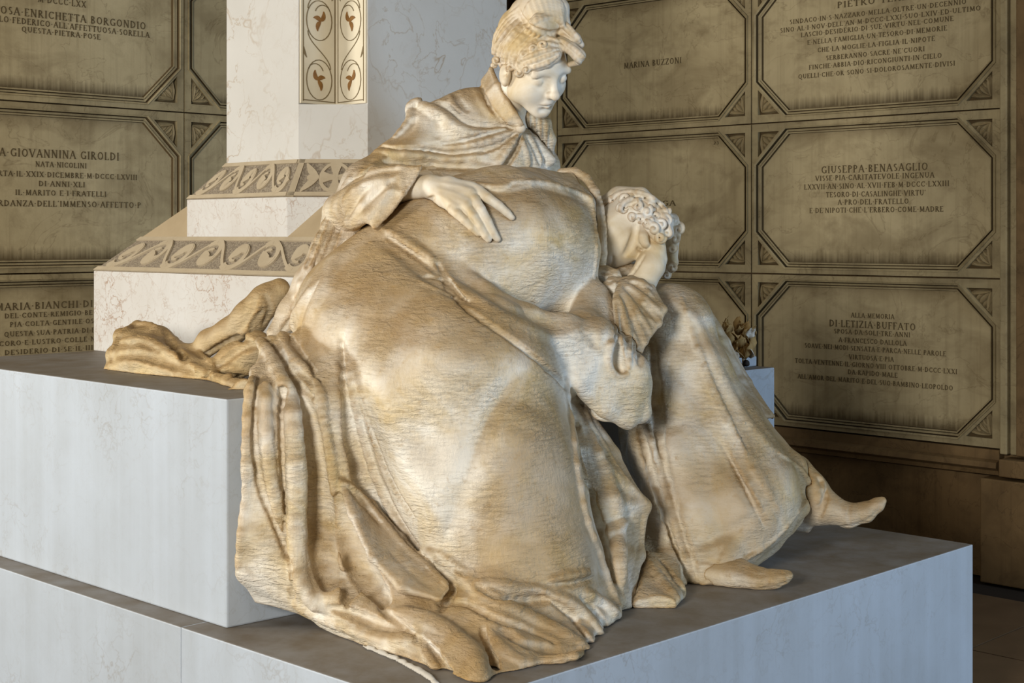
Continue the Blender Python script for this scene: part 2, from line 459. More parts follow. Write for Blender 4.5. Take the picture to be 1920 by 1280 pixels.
def plaque(right, s_mid, z_mid, label, lines=()):
    root = empty('memorial_plaque')
    q = (WR if right else WL)(s_mid, z_mid, 0)
    ang = math.atan2(-V[1], -V[0]) if right else math.atan2(U[1], U[0])
    # local x runs to the viewer's right, y up, z out of the wall
    ex = Vector((-V[0], -V[1], 0)) if right else Vector((U[0], U[1], 0))
    ez = Vector((-U[0], -U[1], 0)) if right else Vector((-V[0], -V[1], 0))
    ey = Vector((0, 0, 1))
    root.matrix_world = Matrix.Translation(q) @ Matrix((ex, ey, ez)).transposed().to_4x4()
    tag(root, label, 'plaque', 'memorial plaques on the walls')
    link('slab', SLAB_ME, None, root)
    link('moulding', FRAME_ME, None, root); link('stile', STILE_ME, None, root)
    for k, me in ORN_ME.items():
        link('corner_ornament', me, None, root)
    fr = lambda x, y, n: (x, y, n)
    for (txt, x0, x1, yc, hp) in lines:
        sa, za = wall_hit(x0, yc, right); sb, zb = wall_hit(x1, yc, right)
        sm, zm = wall_hit((x0 + x1) / 2, yc, right)
        dep = ((W0 + sm * V) if right else (L0 + sm * U))[1]
        h = hp * dep / F
        if right: la, lb = s_mid - sa, s_mid - sb
        else: la, lb = sa - s_mid, sb - s_mid
        la, lb = min(la, lb), max(la, lb)
        tot = sum(GL[c][0] + 0.12 for c in txt) - 0.12; cur = 0.0
        for word in txt.split(' '):      # each run of letters is a carving of its own
            wl_ = sum(GL[c][0] + 0.12 for c in word) - 0.12
            mb = MB()
            text_mesh(mb, word, la + (lb - la) * cur / tot, la + (lb - la) * (cur + wl_) / tot, zm - z_mid - h / 2, h, fr, False)
            mb.build('inscription', MAT_INK, root)
            cur += wl_ + 0.12 + GL[' '][0] + 0.12
    return root

RZ = [HC + 0.583 + CELLH / 2, HC - 0.203 + CELLH / 2, HC - 0.99 + CELLH / 2]
RS = [0.69, 2.08]
LZ = [HC + 0.608 + CELLH / 2, HC - 0.178 + CELLH / 2, HC - 0.964 + CELLH / 2]
LS = [0.5 - CELLW / 2, 0.5 + CELLW / 2]
plaque(True, RS[0], RZ[0], 'octagonal wall plaque with nine engraved lines at the top right', [
 ('PIETRO TERZI', 1570, 1710, 1, 12),
 ("SINDACO.IN.S.NAZZARO.MELLA.OLTRE.UN.DECENNIO", 1481, 1812, 22, 9),
 ("SINO.AL.I.NOV.DELL'AN.M.DCCC.LXXI.SUO.LXIV.ED.ULTIMO", 1463, 1839, 36, 9),
 ("LASCIO.DESIDERIO.DI.SUE.VIRTU.NEL.COMUNE", 1502, 1788, 50, 9),
 ("E.NELLA.FAMIGLIA.UN.TESORO.DI.MEMORIE", 1514, 1776, 66, 9),
 ("CHE.LA.MOGLIE.LA.FIGLIA.IL.NIPOTE", 1533, 1753, 83, 9),
 ("SERBERANNO.SACRE.NE'CUORI", 1549, 1734, 100, 9),
 ("FINCHE.ABBIA.DIO.RICONGIUNTI.IN.CIELO", 1517, 1766, 115, 9),
 ("QUELLI.CHE.OR SONO.SI.DOLOROSAMENTE.DIVISI", 1497, 1791, 131, 9)])
plaque(True, RS[0], RZ[1], 'octagonal wall plaque with six engraved lines, middle of the right column', [
 ("GIUSEPPA.BENASAGLIO", 1540, 1740, 315, 14),
 ("VISSE.PIA.CARITATEVOLE.INGENUA", 1529, 1752, 331, 10),
 ("LXXVII.AN.SINO.AL.XVII.FEB.M.DCCC.LXXIII", 1508, 1780, 347, 10),
 ("TESORO.DI.CASALINGHE.VIRTU'", 1549, 1736, 363, 10),
 ("A.PRO.DEL.FRATELLO", 1571, 1704, 378, 10),
 ("E.DE'NIPOTI.CHE.L'ERBERO.COME.MADRE", 1518, 1769, 393, 10)])
plaque(True, RS[0], RZ[2], 'octagonal wall plaque with nine engraved lines, lowest on the right', [
 ("ALLA.MEMORIA", 1596, 1677, 592, 9),
 ("DI.LETIZIA.BUFFATO", 1555, 1717, 609, 13),
 ("SPOSA.DA.SOLI.TRE.ANNI", 1564, 1707, 624, 9),
 ("A.FRANCESCO.DALLOLA", 1573, 1700, 640, 9),
 ("SOAVE.NEI.MODI.SENSATA.E.PARCA.NELLE PAROLE", 1509, 1774, 655, 9),
 ("VIRTUOSA.E.PIA", 1592, 1676, 671, 9),
 ("TOLTA.VENTENNE.IL.GIORNO.VIII OTTOBRE.M.DCCC.LXXI", 1491, 1795, 686, 9),
 ("DA.RAPIDO.MALE", 1590, 1683, 700, 9),
 ("ALL'AMOR.DEL.MARITO E.DEL.SUO.BAMBINO.LEOPOLDO", 1496, 1787, 716, 9)])
plaque(True, RS[1], RZ[0], 'octagonal wall plaque with one short engraved line beside the bowed face', [
 ("MARINA BUZZONI", 1170, 1278, 118, 11)])
plaque(True, RS[1], RZ[1], 'octagonal wall plaque behind the curly head, its inscription mostly hidden', [
 ("BRAGA", 1204, 1267, 381, 10), ("23", 1338, 1348, 268, 6)])
plaque(True, RS[1], RZ[2], 'octagonal wall plaque mostly hidden behind the knees of the statue')
plaque(False, LS[0], LZ[0], 'octagonal wall plaque at the top left with four visible engraved lines', [
 ("M.DCCC.LXX", 70, 161, 3, 12),
 ("SPOSA.ENRICHETTA BORGONDIO", -22, 273, 32, 14),
 ("FRATELLO.FEDERICO.ALL'AFFETTUOSA.SORELLA", -60, 280, 47, 11),
 ("QUESTA.PIETRA.POSE", 40, 188, 62, 10)])
plaque(False, LS[0], LZ[1], 'octagonal wall plaque at the left with six engraved lines, beside the stepped base', [
 ("A.GIOVANNINA GIROLDI", -2, 223, 289, 15),
 ("NATA.NICOLINI", 66, 162, 309, 10),
 ("MORTA.IL.XXIX.DICEMBRE.M.DCCC.LXVIII", -28, 257, 328, 10),
 ("DI.ANNI.XLI", 72, 159, 345, 10),
 ("IL.MARITO E.I.FRATELLI", 28, 199, 362, 10),
 ("RICORDANZA.DELL'IMMENSO.AFFETTO.P", -45, 264, 382, 11)])
plaque(False, LS[0], LZ[2], 'octagonal wall plaque at the lower left, cut off by the stepped base', [
 ("MARIA.BIANCHI.DI TERZI", -10, 235, 571, 13),
 ("DEL.CONTE.REMIGIO.BESOZZI", 8, 212, 588, 9),
 ("PIA.COLTA.GENTILE.OSPITE", 18, 204, 604, 9),
 ("QUESTA.SUA.PATRIA.DI.ELEZIONE", 7, 232, 621, 9),
 ("DECORO.E.LUSTRO.COLLE.NOBILI", -22, 214, 639, 9),
 ("DESIDERIO.DI.SE.IL.III.DEC", 8, 208, 655, 9)])
plaque(False, LS[1], LZ[0], 'sliver of octagonal wall plaque at the top between the left column and pillar')
plaque(False, LS[1], LZ[1], 'sliver of octagonal wall plaque left of the pillar above the carved bands')

# plain strips beside and above the rows of plaques
MAT_STRIP = stone_wall('strip_stone', lin(146, 132, 100), lin(174, 158, 120), lin(84, 68, 42))
def strip_box(name, fr, s0, s1, z0, z1):
    mb = MB(); mb.box(s0, s1, z0, z1, -0.022, 0.026, fr); tag(mb.build(name, MAT_STRIP), kind='structure')
strip_box('trim_3', WR, 2.779, 3.10, HC - 0.99, 4.15); strip_box('trim_4', WR, -0.004, 2.775, HC + 1.372, 4.15)
strip_box('trim_5', WL, 1.894, 2.78, HC - 0.964, 4.15); strip_box('trim_6', WL, -0.888, 1.89, HC + 1.397, 4.15)
# ledge under the plaques, pilaster at the far right and its foot
def trim(name, fr, prof, s0, s1, mat, parent):
    mb = MB()
    n = len(prof)
    mb.prism([fr(s0, z, q) for q, z in prof], [fr(s1, z, q) for q, z in prof])
    return tag(mb.build(name, mat, parent), kind='structure')
zb = HC - 0.99
trim('trim_1', WR, [(-0.03, zb - .005), (0.03, zb - .005), (0.03, zb - .05), (0.06, zb - .06), (0.065, zb - .085), (0.04, zb - .10), (0.035, zb - .12), (0.0, zb - .13), (-0.03, zb - .13)], 0.0, 3.1, MAT_DADO, None)
zb2 = HC - 0.964
trim('trim_2', WL, [(-0.03, zb2 - .005), (0.03, zb2 - .005), (0.03, zb2 - .05), (0.06, zb2 - .06), (0.065, zb2 - .085), (0.04, zb2 - .10), (0.035, zb2 - .12), (0.0, zb2 - .13), (-0.03, zb2 - .13)], -3.0, 3.1, MAT_DADO, None)
pil = empty('wall_pilaster', WR(-0.35, 0, 0))
tag(pil, 'dark stone pilaster at the right edge beside the plaques', 'pilaster')
def pil_part(name, s0, s1, z0, z1, n1, mat=MAT_DADO):
    mb = MB(); mb.box(s0, s1, z0, z1, -0.02, n1, WR)
    me = mb.mesh(name); me.transform(Matrix.Translation(-Vector(pil.location)))
    o = link(name, me, mat, pil)
    md = o.modifiers.new('bevel', 'BEVEL'); md.width = 0.006; md.segments = 2
pil_part('strip', -0.045, -0.008, zb - 0.02, 4.1, 0.045, MAT_WALL)
pil_part('strip', -0.085, -0.052, zb - 0.02, 4.1, 0.03, MAT_WALL)
pil_part('shaft', -0.85, -0.092, zb - 0.02, 4.1, 0.055)
pil_part('cap_moulding', -0.95, -0.03, zb - 0.115, zb - 0.035, 0.10)
pil_part('foot', -1.0, 0.06, 0, zb - 0.13, 0.10)

# ------------------------------------------------------------------ the pedestal and the stepped monument
ped = empty('pedestal', M(1.1, 1.2, 0)); ped_off = Matrix.Translation(-Vector(ped.location))
tag(ped, 'two-tier white marble pedestal under the sculpture', 'pedestal')
def part(root, name, mb, mat, bevel=0.004, parent=None):
    me = mb.mesh(name); me.transform(Matrix.Translation(-Vector(root.location)))
    o = link(name, me, mat, parent or root)
    if bevel:
        md = o.modifiers.new('bevel', 'BEVEL'); md.width = bevel; md.segments = 2; md.limit_method = 'ANGLE'; md.angle_limit = 0.5
    return o
PT, BT = 0.6, 1.183
mb = MB(); mb.box(0, 2.36, 0, 0.958, 0, PT, M); part(ped, 'plinth_slab', mb, MAT_PED)
mb = MB(); mb.box(0, 2.36, 0.960, 2.62, 0, PT, M); part(ped, 'plinth_slab', mb, MAT_PED)
ZR = 1.132                                   # the right end of the seat is a little lower
bf = lambda a_: .863 - (.863 - .717) * (a_ - .073) / (2.29 - .073)
for (a0, a1, zt) in ((.073, 1.77, BT), (1.772, 2.29, ZR)):
    BQ = [(a0, bf(a0)), (a1, bf(a1)), (a1, 2.53), (a0, 2.53)]
    mb = MB(); mb.prism([M(a_, b_, PT) for a_, b_ in BQ], [M(a_, b_, zt) for a_, b_ in BQ]); part(ped, 'seat_block', mb, MAT_PED, 0.005)
mb = MB(); mb.box(2.14, 2.285, .79, .93, ZR, ZR + .036, M); part(ped, 'small_slab', mb, MAT_PED)

mon = empty('stepped_monument', M(1.356, 1.81, BT))
tag(mon, 'pale marble pillar on stepped base with carved sloping bands', 'monument')
T2 = [(.658, 1.09), (2.054, 1.09), (2.054, 2.53), (.658, 2.53)]   # its right end reaches down to the lower seat block
def inset(q, d):
    return [(q[0][0] + d, q[0][1] + d), (q[1][0] - d, q[1][1] + d), (q[2][0] - d, q[2][1] - d), (q[3][0] + d, q[3][1] - d)]
Z2, Z2b, Z3, Z3b = 1.471, 1.590, 1.723, 1.845
mb = MB(); mb.prism([M(a, b, BT) for a, b in T2], [M(a, b, Z2) for a, b in T2]); part(mon, 'lower_step', mb, MAT_STEP)
mb = MB(); mb.box(1.775, 2.054, 1.09, 2.53, ZR, BT - .001, M); part(mon, 'bedding_slab', mb, MAT_STEP)
T2i = inset(T2, .122)
t_ = NT('carved_band_stone'); v_ = t_.coords()
sp_ = t_.ramp(t_.noise(v_, 150.0, 3, 0.6), [(0.42, (0, 0, 0)), (0.6, (1, 1, 1))])
MAT_BAND = t_.fin(t_.mix(sp_, lin(118, 106, 90), lin(150, 138, 118)), 0.75, t_.bump(t_.noise(v_, 170.0, 3, .6), .5, .004))
t_ = NT('carved_relief_stone'); v_ = t_.coords()
MAT_RELIEF = t_.fin(t_.mix(t_.noise(v_, 14.0, 6, 0.65), lin(158, 142, 116), lin(188, 174, 148)), 0.7)
mb = MB(); mb.prism([M(a, b, Z2) for a, b in T2], [M(a, b, Z2b) for a, b in T2i]); band1 = part(mon, 'carved_band', mb, MAT_BAND, 0.002)
T3 = [(.8, 2.148), (.8, 1.577), (1.0, 1.377), (1.71, 1.377), (1.91, 1.577), (1.91, 2.1), (1.71, 2.3), (.95, 2.3)]
PIL = [(.872, 2.012), (.872, 1.607), (1.032, 1.447), (1.68, 1.447), (1.84, 1.607), (1.84, 2.012), (1.68, 2.172), (1.032, 2.172)]
mb = MB(); mb.prism([M(a, b, Z2b) for a, b in T3], [M(a, b, Z3) for a, b in T3]); part(mon, 'upper_step', mb, MAT_STEP)
mb = MB(); mb.prism([M(a, b, Z3) for a, b in T3], [M(a, b, Z3b) for a, b in PIL]); band2 = part(mon, 'carved_band', mb, MAT_BAND, 0.002)
t_ = NT('spur_stone'); v_ = t_.coords()
MAT_SPUR = t_.fin(t_.mix(t_.noise(v_, 9.0, 6, 0.65), lin(150, 132, 102), lin(176, 158, 128)), 0.75)
def spur(c, p, q, ap, zt):
    mb = MB(); mb.add([M(*c, Z2b), M(*p, Z2b), M(*q, Z2b), M(*ap, zt)], [(0, 1, 2), (0, 1, 3), (1, 2, 3), (2, 0, 3)])
    part(mon, 'corner_spur', mb, MAT_SPUR, 0)
spur((.78, 2.408), (.80, 2.148), (.95, 2.30), (.878, 2.222), Z3 - 0.005)
spur((.78, 1.212), (.80, 1.577), (1.0, 1.377), (.902, 1.475), Z3 - 0.005)
spur((1.932, 1.212), (1.91, 1.577), (1.71, 1.377), (1.808, 1.475), Z3 - 0.005)
ZN = 2.04     # where the notched corner of the pillar starts
zpil = HC + (CY - 198) / F * 4.93
PN = [(.872, 2.012), (.872, 1.607), (1.022, 1.607), (1.022, 1.458), (1.032, 1.447), (1.68, 1.447), (1.68, 1.607), (1.84, 1.607), (1.84, 2.012), (1.68, 2.012), (1.68, 2.172), (1.032, 2.172), (1.032, 2.012)]
PN = [(.872, 2.012), (.872, 1.607), (1.032, 1.607), (1.032, 1.447), (1.68, 1.447), (1.68, 1.607), (1.84, 1.607), (1.84, 2.012), (1.68, 2.012), (1.68, 2.172), (1.032, 2.172), (1.032, 2.012)]
mb = MB(); mb.prism([M(a, b, Z3b) for a, b in PIL], [M(a, b, zpil) for a, b in PIL]); part(mon, 'pillar_foot', mb, MAT_PILLAR, 0)
mb = MB(); mb.prism([M(a, b, zpil) for a, b in PN], [M(a, b, 4.15) for a, b in PN]); pillar = part(mon, 'pillar_shaft', mb, MAT_PILLAR, 0)

# inlaid panels in the notched corner: vine lines and leaves
t_ = NT('inlay_panel_stone'); v_ = t_.coords()
MAT_PANEL = t_.fin(t_.mix(t_.noise(v_, 8.0, 5, 0.6), lin(206, 194, 166), lin(228, 218, 194)), 0.5)
MAT_INLAY = NT('inlay_line_brown').fin(lin(124, 108, 78), 0.6)
t_ = NT('inlay_leaf_brown'); v_ = t_.coords()
MAT_LEAF = t_.fin(t_.mix(t_.noise(v_, 70.0, 4, 0.6), lin(96, 58, 22), lin(160, 116, 56)), 0.5)
def panel(fr, w, mirror):
    root = MB(); root.box(0.004, w - 0.004, zpil + 0.004, 4.1, -0.002, 0.006, fr)
    pn = part(mon, 'inlay_panel', root, MAT_PANEL, 0.0015)
    X = (lambda x: w - x) if mirror else (lambda x: x)
    g = lambda x, z, n: fr(X(x), z, n)
    def off(name, mb_, mat):
        me = mb_.mesh(name); me.transform(Matrix.Translation(-Vector(mon.location)))
        link(name, me, mat, pn)
    mb_ = MB()
    for x in (0.014, w - 0.014):
        mb_.strip([(x, zpil + .012), (x, 4.0)], 0.003, g, 0.004, 0.0075)
    mb_.strip([(0.014, zpil + .016), (w - 0.014, zpil + .014)], 0.003, g, 0.004, 0.0075)
    off('border_line', mb_, MAT_INLAY)
    per = 0.196
    for k in range(8):
        z0 = zpil + 0.085 + k * per
        fl_ = k % 2 == 1
        G = (lambda x, z, n: g(w - x, z, n)) if False else g
        mb_ = MB()
        cx_, R = w * 0.5, w * 0.33
        pts = [(cx_ + R * math.cos(a) * (1 if not fl_ else -1), z0 + R * 1.25 * math.sin(a)) for a in np.linspace(2.6, -3.9, 26)]
        # spiral inwards at the end
        sp = [(cx_ + R * (1 - .45 * i / 7) * math.cos(-3.9 - i * .2) * (1 if not fl_ else -1), z0 + R * 1.25 * (1 - .45 * i / 7) * math.sin(-3.9 - i * .2)) for i in range(1, 8)]
        mb_.strip(pts + sp, 0.0026, g, 0.004, 0.0078)
        s_ = 1 if not fl_ else -1
        con = [(cx_ + s_ * R * 0.9 * math.cos(t * math.pi), z0 + R * .7 + t * (per - R * 1.4)) for t in np.linspace(0, 1, 12)]
        mb_.strip(con, 0.0026, g, 0.004, 0.0078)
        off('vine_line', mb_, MAT_INLAY)
        for ang, ln in ((1.9, .036), (.3, .032), (-1.2, .036)):
            mb_ = MB()
            aa = ang if not fl_ else math.pi - ang
            bx, bz = cx_ - s_ * .006, z0 - 0.002
            ca, sa = math.cos(aa), math.sin(aa)
            lp = []
            for i in range(9):
                t = i / 8
                bend = .006 * math.sin(t * math.pi) * s_
                lp.append((bx + ca * ln * t - sa * bend, bz + sa * ln * t + ca * bend))
            mb_.strip(lp, [0.001 + .014 * math.sin(math.pi * (i / 8) ** .8) for i in range(9)], g, 0.004, 0.0085)
            off('leaf', mb_, MAT_LEAF)
        mb_ = MB()
        ex = cx_ - s_ * w * .40
        mb_.strip([(ex + s_ * .012 * (i / 6) ** 2, z0 + per * .36 + .035 * (1 - i / 6) - .0) for i in range(7)], [.001 + .006 * math.sin(math.pi * i / 6) for i in range(7)], g, 0.004, 0.008)
        off('tendril', mb_, MAT_INLAY)
panel(lambda x, z, n: M(.872 + x, 1.607 - n, z), .16, False)     # faces right
panel(lambda x, z, n: M(1.032 - n, 1.607 - x, z), .16, True)     # faces left

# carving on the sloping bands: scrolls and a cross in a ring
def slope_frame(p0, p1, q0, q1):
    """p0-p1 lower edge, q0-q1 upper edge; returns frame(x in 0..len, y in 0..1, n)"""
    p0, p1, q0, q1 = map(np.array, (p0, p1, q0, q1))
    nrm = np.cross(p1 - p0, q0 - p0); nrm = nrm / np.linalg.norm(nrm)
    if nrm[1] > 0: nrm = -nrm
    L = np.linalg.norm(p1 - p0)
    H_ = np.linalg.norm((q0 + q1) / 2 - (p0 + p1) / 2)
    def fr(x, y, n):
        u = x / L
        return tuple((p0 + (p1 - p0) * u) * (1 - y / H_) + (q0 + (q1 - q0) * u) * (y / H_) + nrm * n)
    return fr, L, H_
def carve(parent, fr, L, H_, reps, seed):
    rnd = random.Random(seed)
    def off(name, mb_):
        me = mb_.mesh(name); me.transform(Matrix.Translation(-Vector(mon.location)))
        link(name, me, MAT_RELIEF, parent)
    mb_ = MB()
    mb_.strip([(0, .06 * H_), (L, .06 * H_)], .10 * H_, fr, -.002, .005); mb_.strip([(0, .95 * H_), (L, .95 * H_)], .10 * H_, fr, -.002, .005)
    off('border', mb_)
    w = L / reps
    for k in range(reps):
        x0 = k * w; up = k % 2 == 0
        Y = (lambda y: y) if up else (lambda y: H_ - y)
        mb_ = MB()
        c = (x0 + w * .5, H_ * .5)
        # main scroll
        pts = []; wd_ = []
        for i in range(30):
            t = i / 29
            a = -2.4 + t * 7.4
            r = H_ * .37 * (1 - .62 * t)
            pts.append((c[0] + r * 1.25 * (w / H_) * .72 * math.cos(a), Y(c[1] + r * math.sin(a))))
            wd_.append(H_ * (.16 - .10 * t))
        mb_.strip(pts, wd_, fr, -.002, .006)
        off('scroll', mb_)
        mb_ = MB()   # leaf that fills the scroll
        lp = [(c[0] - w * .20 + w * .46 * t, Y(c[1] - H_ * .10 + H_ * .26 * math.sin(t * 2.6))) for t in np.linspace(0, 1, 12)]
        mb_.strip(lp, [H_ * (.03 + .26 * math.sin(math.pi * (i / 11) ** .75)) for i in range(12)], fr, -.002, .007)
        off('scroll_leaf', mb_)
        mb_ = MB()   # stem to the next scroll
        lp = [(x0 + w * (.55 + .9 * t), Y(H_ * (.16 + .68 * (t * t * (3 - 2 * t))))) for t in np.linspace(0, 1, 12)] if k < reps - 1 else [(x0 + w * (.5 + .4 * t), Y(H_ * (.16 + .3 * t))) for t in np.linspace(0, 1, 8)]
        mb_.strip(lp, H_ * .07, fr, -.002, .0065)
        off('stem', mb_)
f1, l1, h1 = slope_frame(M(.658, 2.53, Z2), M(.658, 1.09, Z2), M(.78, 2.408, Z2b), M(.78, 1.212, Z2b)); carve(band1, f1, l1, h1, 8, 1)
f2, l2, h2 = slope_frame(M(.8, 2.148, Z3), M(.8, 1.577, Z3), M(.872, 2.012, Z3b), M(.872, 1.607, Z3b)); carve(band2, f2, l2, h2, 5, 2)
f3, l3, h3 = slope_frame(M(.8, 1.577, Z3), M(1.0, 1.377, Z3), M(.872, 1.607, Z3b), M(1.032, 1.447, Z3b))
def offb(name, mb_):
    me = mb_.mesh(name); me.transform(Matrix.Translation(-Vector(mon.location)))
    link(name, me, MAT_RELIEF, band2)
mb = MB()
cx_, cy_, R_ = l3 * .55, h3 * .5, h3 * .38
mb.strip([(cx_ + R_ * math.cos(a), cy_ + R_ * math.sin(a)) for a in np.linspace(0, 2 * math.pi, 33)], h3 * .08, f3, -.002, .006); offb('ring', mb)
mb = MB()
for a in range(4):
    ca, sa = math.cos(a * math.pi / 2), math.sin(a * math.pi / 2)
    mb.strip([(cx_, cy_), (cx_ + ca * R_ * .35, cy_ + sa * R_ * .35), (cx_ + ca * R_ * .95, cy_ + sa * R_ * .95)], [h3 * .12, h3 * .16, h3 * .34], f3, -.002, .0055 + a * .0003)
offb('cross', mb)
mb = MB(); mb.strip([(0, .06 * h3), (l3, .06 * h3)], .10 * h3, f3, -.002, .005); mb.strip([(0, .95 * h3), (l3, .95 * h3)], .10 * h3, f3, -.002, .005); mb.strip([(.012, 0), (.018, h3)], .022, f3, -.002, .005); offb('border', mb)
for sgn in (-1, 1):
    mb = MB()
    for (y0, y1, yy) in ((.2, .12, .5), (.8, .88, .5)):
        lp = [(cx_ + sgn * (R_ * 1.08 + l3 * .2 * t), h3 * (yy + (y1 - yy) * t ** 1.4)) for t in np.linspace(0, 1, 8)]
        mb.strip(lp, [h3 * (.04 + .13 * math.sin(math.pi * i / 7)) for i in range(8)], f3, -.002, .006)
    mb.strip([(cx_ + sgn * (R_ * 1.08 + l3 * .16 * t), h3 * .5) for t in np.linspace(0, 1, 8)], [h3 * (.04 + .16 * math.sin(math.pi * i / 7)) for i in range(8)], f3, -.002, .0065)
    offb('palmette', mb)
print('setting', round(time.time() - T0, 1))
# ------------------------------------------------------------------ sculpting engine: solid volumes, folds, surface
import openvdb
def seg_dist(X, Y, Z, a, b):
    """distance to segment a-b and the parameter along it"""
    d = b - a
    L2 = float(d @ d) + 1e-12
    t = ((X - a[0]) * d[0] + (Y - a[1]) * d[1] + (Z - a[2]) * d[2]) / L2
    np.clip(t, 0, 1, out=t)
    dx = X - (a[0] + t * d[0]); dy = Y - (a[1] + t * d[1]); dz = Z - (a[2] + t * d[2])
    return np.sqrt(dx * dx + dy * dy + dz * dz), t

class Vol:
    BIG = 0.12
    def __init__(s, lo, hi, h):
        s.lo = np.array(lo, float); s.h = h
        s.n = np.ceil((np.array(hi) - s.lo) / h).astype(int) + 1
        s.a = np.full(s.n, s.BIG, np.float32)
        s.ax = [(s.lo[i] + h * np.arange(s.n[i])).astype(np.float32) for i in range(3)]
    def box(s, lo, hi):
        i0 = np.maximum(np.floor((np.array(lo) - s.lo) / s.h).astype(int), 0)
        i1 = np.minimum(np.ceil((np.array(hi) - s.lo) / s.h).astype(int) + 1, s.n)
        if (i1 <= i0).any(): return None
        sl = tuple(slice(i0[k], i1[k]) for k in range(3))
        X = s.ax[0][sl[0]][:, None, None]; Y = s.ax[1][sl[1]][None, :, None]; Z = s.ax[2][sl[2]][None, None, :]
        return sl, X, Y, Z
    def put(s, sl, d, k, op='add'):
        A = s.a[sl]
        if op == 'add':
            if k > 0:
                h = np.clip(0.5 + 0.5 * (A - d) / k, 0, 1)
                R = A * (1 - h) + d * h - k * h * (1 - h)
            else:
                R = np.minimum(A, d)
        else:   # carve
            if k > 0:
                h = np.clip(0.5 - 0.5 * (A + d) / k, 0, 1)
                R = A * (1 - h) - d * h + k * h * (1 - h)
            else:
                R = np.maximum(A, -d)
        s.a[sl] = np.minimum(R, s.BIG)
    def cap(s, a, b, ra, rb, k=0.03, op='add'):
        a = np.array(a); b = np.array(b)
        r = max(ra, rb) + max(k, s.h * 3) + 0.02
        q = s.box(np.minimum(a, b) - r, np.maximum(a, b) + r)
        if q is None: return
        sl, X, Y, Z = q
        d, t = seg_dist(X, Y, Z, a, b)
        s.put(sl, d - (ra + (rb - ra) * t), k, op)
    def chain(s, pts, k=0.03, op='add'):
        """pts: picture column, row, depth of the centre, radius in picture units"""
        W = [(P(x, y, d), r * d / F) for x, y, d, r in pts]
        if len(W) == 1: W = W * 2
        for (a, ra), (b, rb) in zip(W[:-1], W[1:]):
            s.cap(a, b, ra, rb, k, op)
    def wchain(s, pts, k=0.01, op='add'):
        """pts: world point + radius"""
        W = [(np.array(p[:3]), p[3]) for p in pts]
        if len(W) == 1: W = W * 2
        for (a, ra), (b, rb) in zip(W[:-1], W[1:]):
            s.cap(a, b, ra, rb, k, op)
    def ell(s, c, rad, Rm=None, k=0.02, op='add'):
        """ellipsoid; Rm rows are its axes"""
        c = np.array(c); m = max(rad) + k + 0.02
        q = s.box(c - m, c + m)
        if q is None: return
        sl, X, Y, Z = q
        X = X - c[0]; Y = Y - c[1]; Z = Z - c[2]
        Rm = np.eye(3) if Rm is None else np.array(Rm)
        u = [(Rm[i][0] * X + Rm[i][1] * Y + Rm[i][2] * Z) / rad[i] for i in range(3)]
        k0 = np.sqrt(u[0] ** 2 + u[1] ** 2 + u[2] ** 2)
        k1 = np.sqrt(sum((u[i] / rad[i]) ** 2 for i in range(3))) + 1e-6
        s.put(sl, k0 * (k0 - 1) / k1, k, op)
    def tri(s, p, r, k=0.02, op='add'):
        """thick triangle, radius per corner"""
        a, b, c = [np.array(x) for x in p]
        m = max(r) + max(k, s.h * 3) + 0.015
        q = s.box(np.minimum(np.minimum(a, b), c) - m, np.maximum(np.maximum(a, b), c) + m)
        if q is None: return
        sl, X, Y, Z = q
        e0, e1 = b - a, c - a
        d00, d01, d11 = e0 @ e0, e0 @ e1, e1 @ e1
        det = d00 * d11 - d01 * d01
        if det < 1e-12: return
        vx, vy, vz = X - a[0], Y - a[1], Z - a[2]
        q0 = vx * e0[0] + vy * e0[1] + vz * e0[2]; q1 = vx * e1[0] + vy * e1[1] + vz * e1[2]
        v = (d11 * q0 - d01 * q1) / det; w = (d00 * q1 - d01 * q0) / det
        u = 1 - v - w
        nn = np.cross(e0, e1); nn = nn / np.linalg.norm(nn)
        dp = np.abs(vx * nn[0] + vy * nn[1] + vz * nn[2])
        ins = (u >= 0) & (v >= 0) & (w >= 0)
        best = np.where(ins, dp - (u * r[0] + v * r[1] + w * r[2]), 9.0)
        for i, j in ((0, 1), (1, 2), (2, 0)):
            d, t = seg_dist(X, Y, Z, (a, b, c)[i], (a, b, c)[j])
            best = np.where(ins, best, np.minimum(best, d - (r[i] + (r[j] - r[i]) * t)))
        s.put(sl, best.astype(np.float32), k, op)
    def sheet(s, rows, k=0.02, op='add', world=False):
        """a cloth sheet through a grid of (column, row, depth, half thickness in picture units)"""
        G = [[(P(x, y, d), r * d / F) for x, y, d, r in row] for row in rows]
        for i in range(len(G) - 1):
            for j in range(len(G[i]) - 1):
                A, B, C, D = G[i][j], G[i][j + 1], G[i + 1][j + 1], G[i + 1][j]
                s.tri([A[0], B[0], C[0]], [A[1], B[1], C[1]], k, op)
                s.tri([A[0], C[0], D[0]], [A[1], C[1], D[1]], k, op)
    def sample(s, pts):
        q = (np.asarray(pts) - s.lo) / s.h
        i = np.floor(q).astype(int)
        ok = ((i >= 0) & (i < s.n - 1)).all(-1)
        i = np.clip(i, 0, s.n - 2); f = np.clip(q - i, 0, 1)
        r = 0
        for dx in (0, 1):
            for dy in (0, 1):
                for dz in (0, 1):
                    w = (f[..., 0] if dx else 1 - f[..., 0]) * (f[..., 1] if dy else 1 - f[..., 1]) * (f[..., 2] if dz else 1 - f[..., 2])
                    r = r + w * s.a[i[..., 0] + dx, i[..., 1] + dy, i[..., 2] + dz]
        return np.where(ok, r, s.BIG)
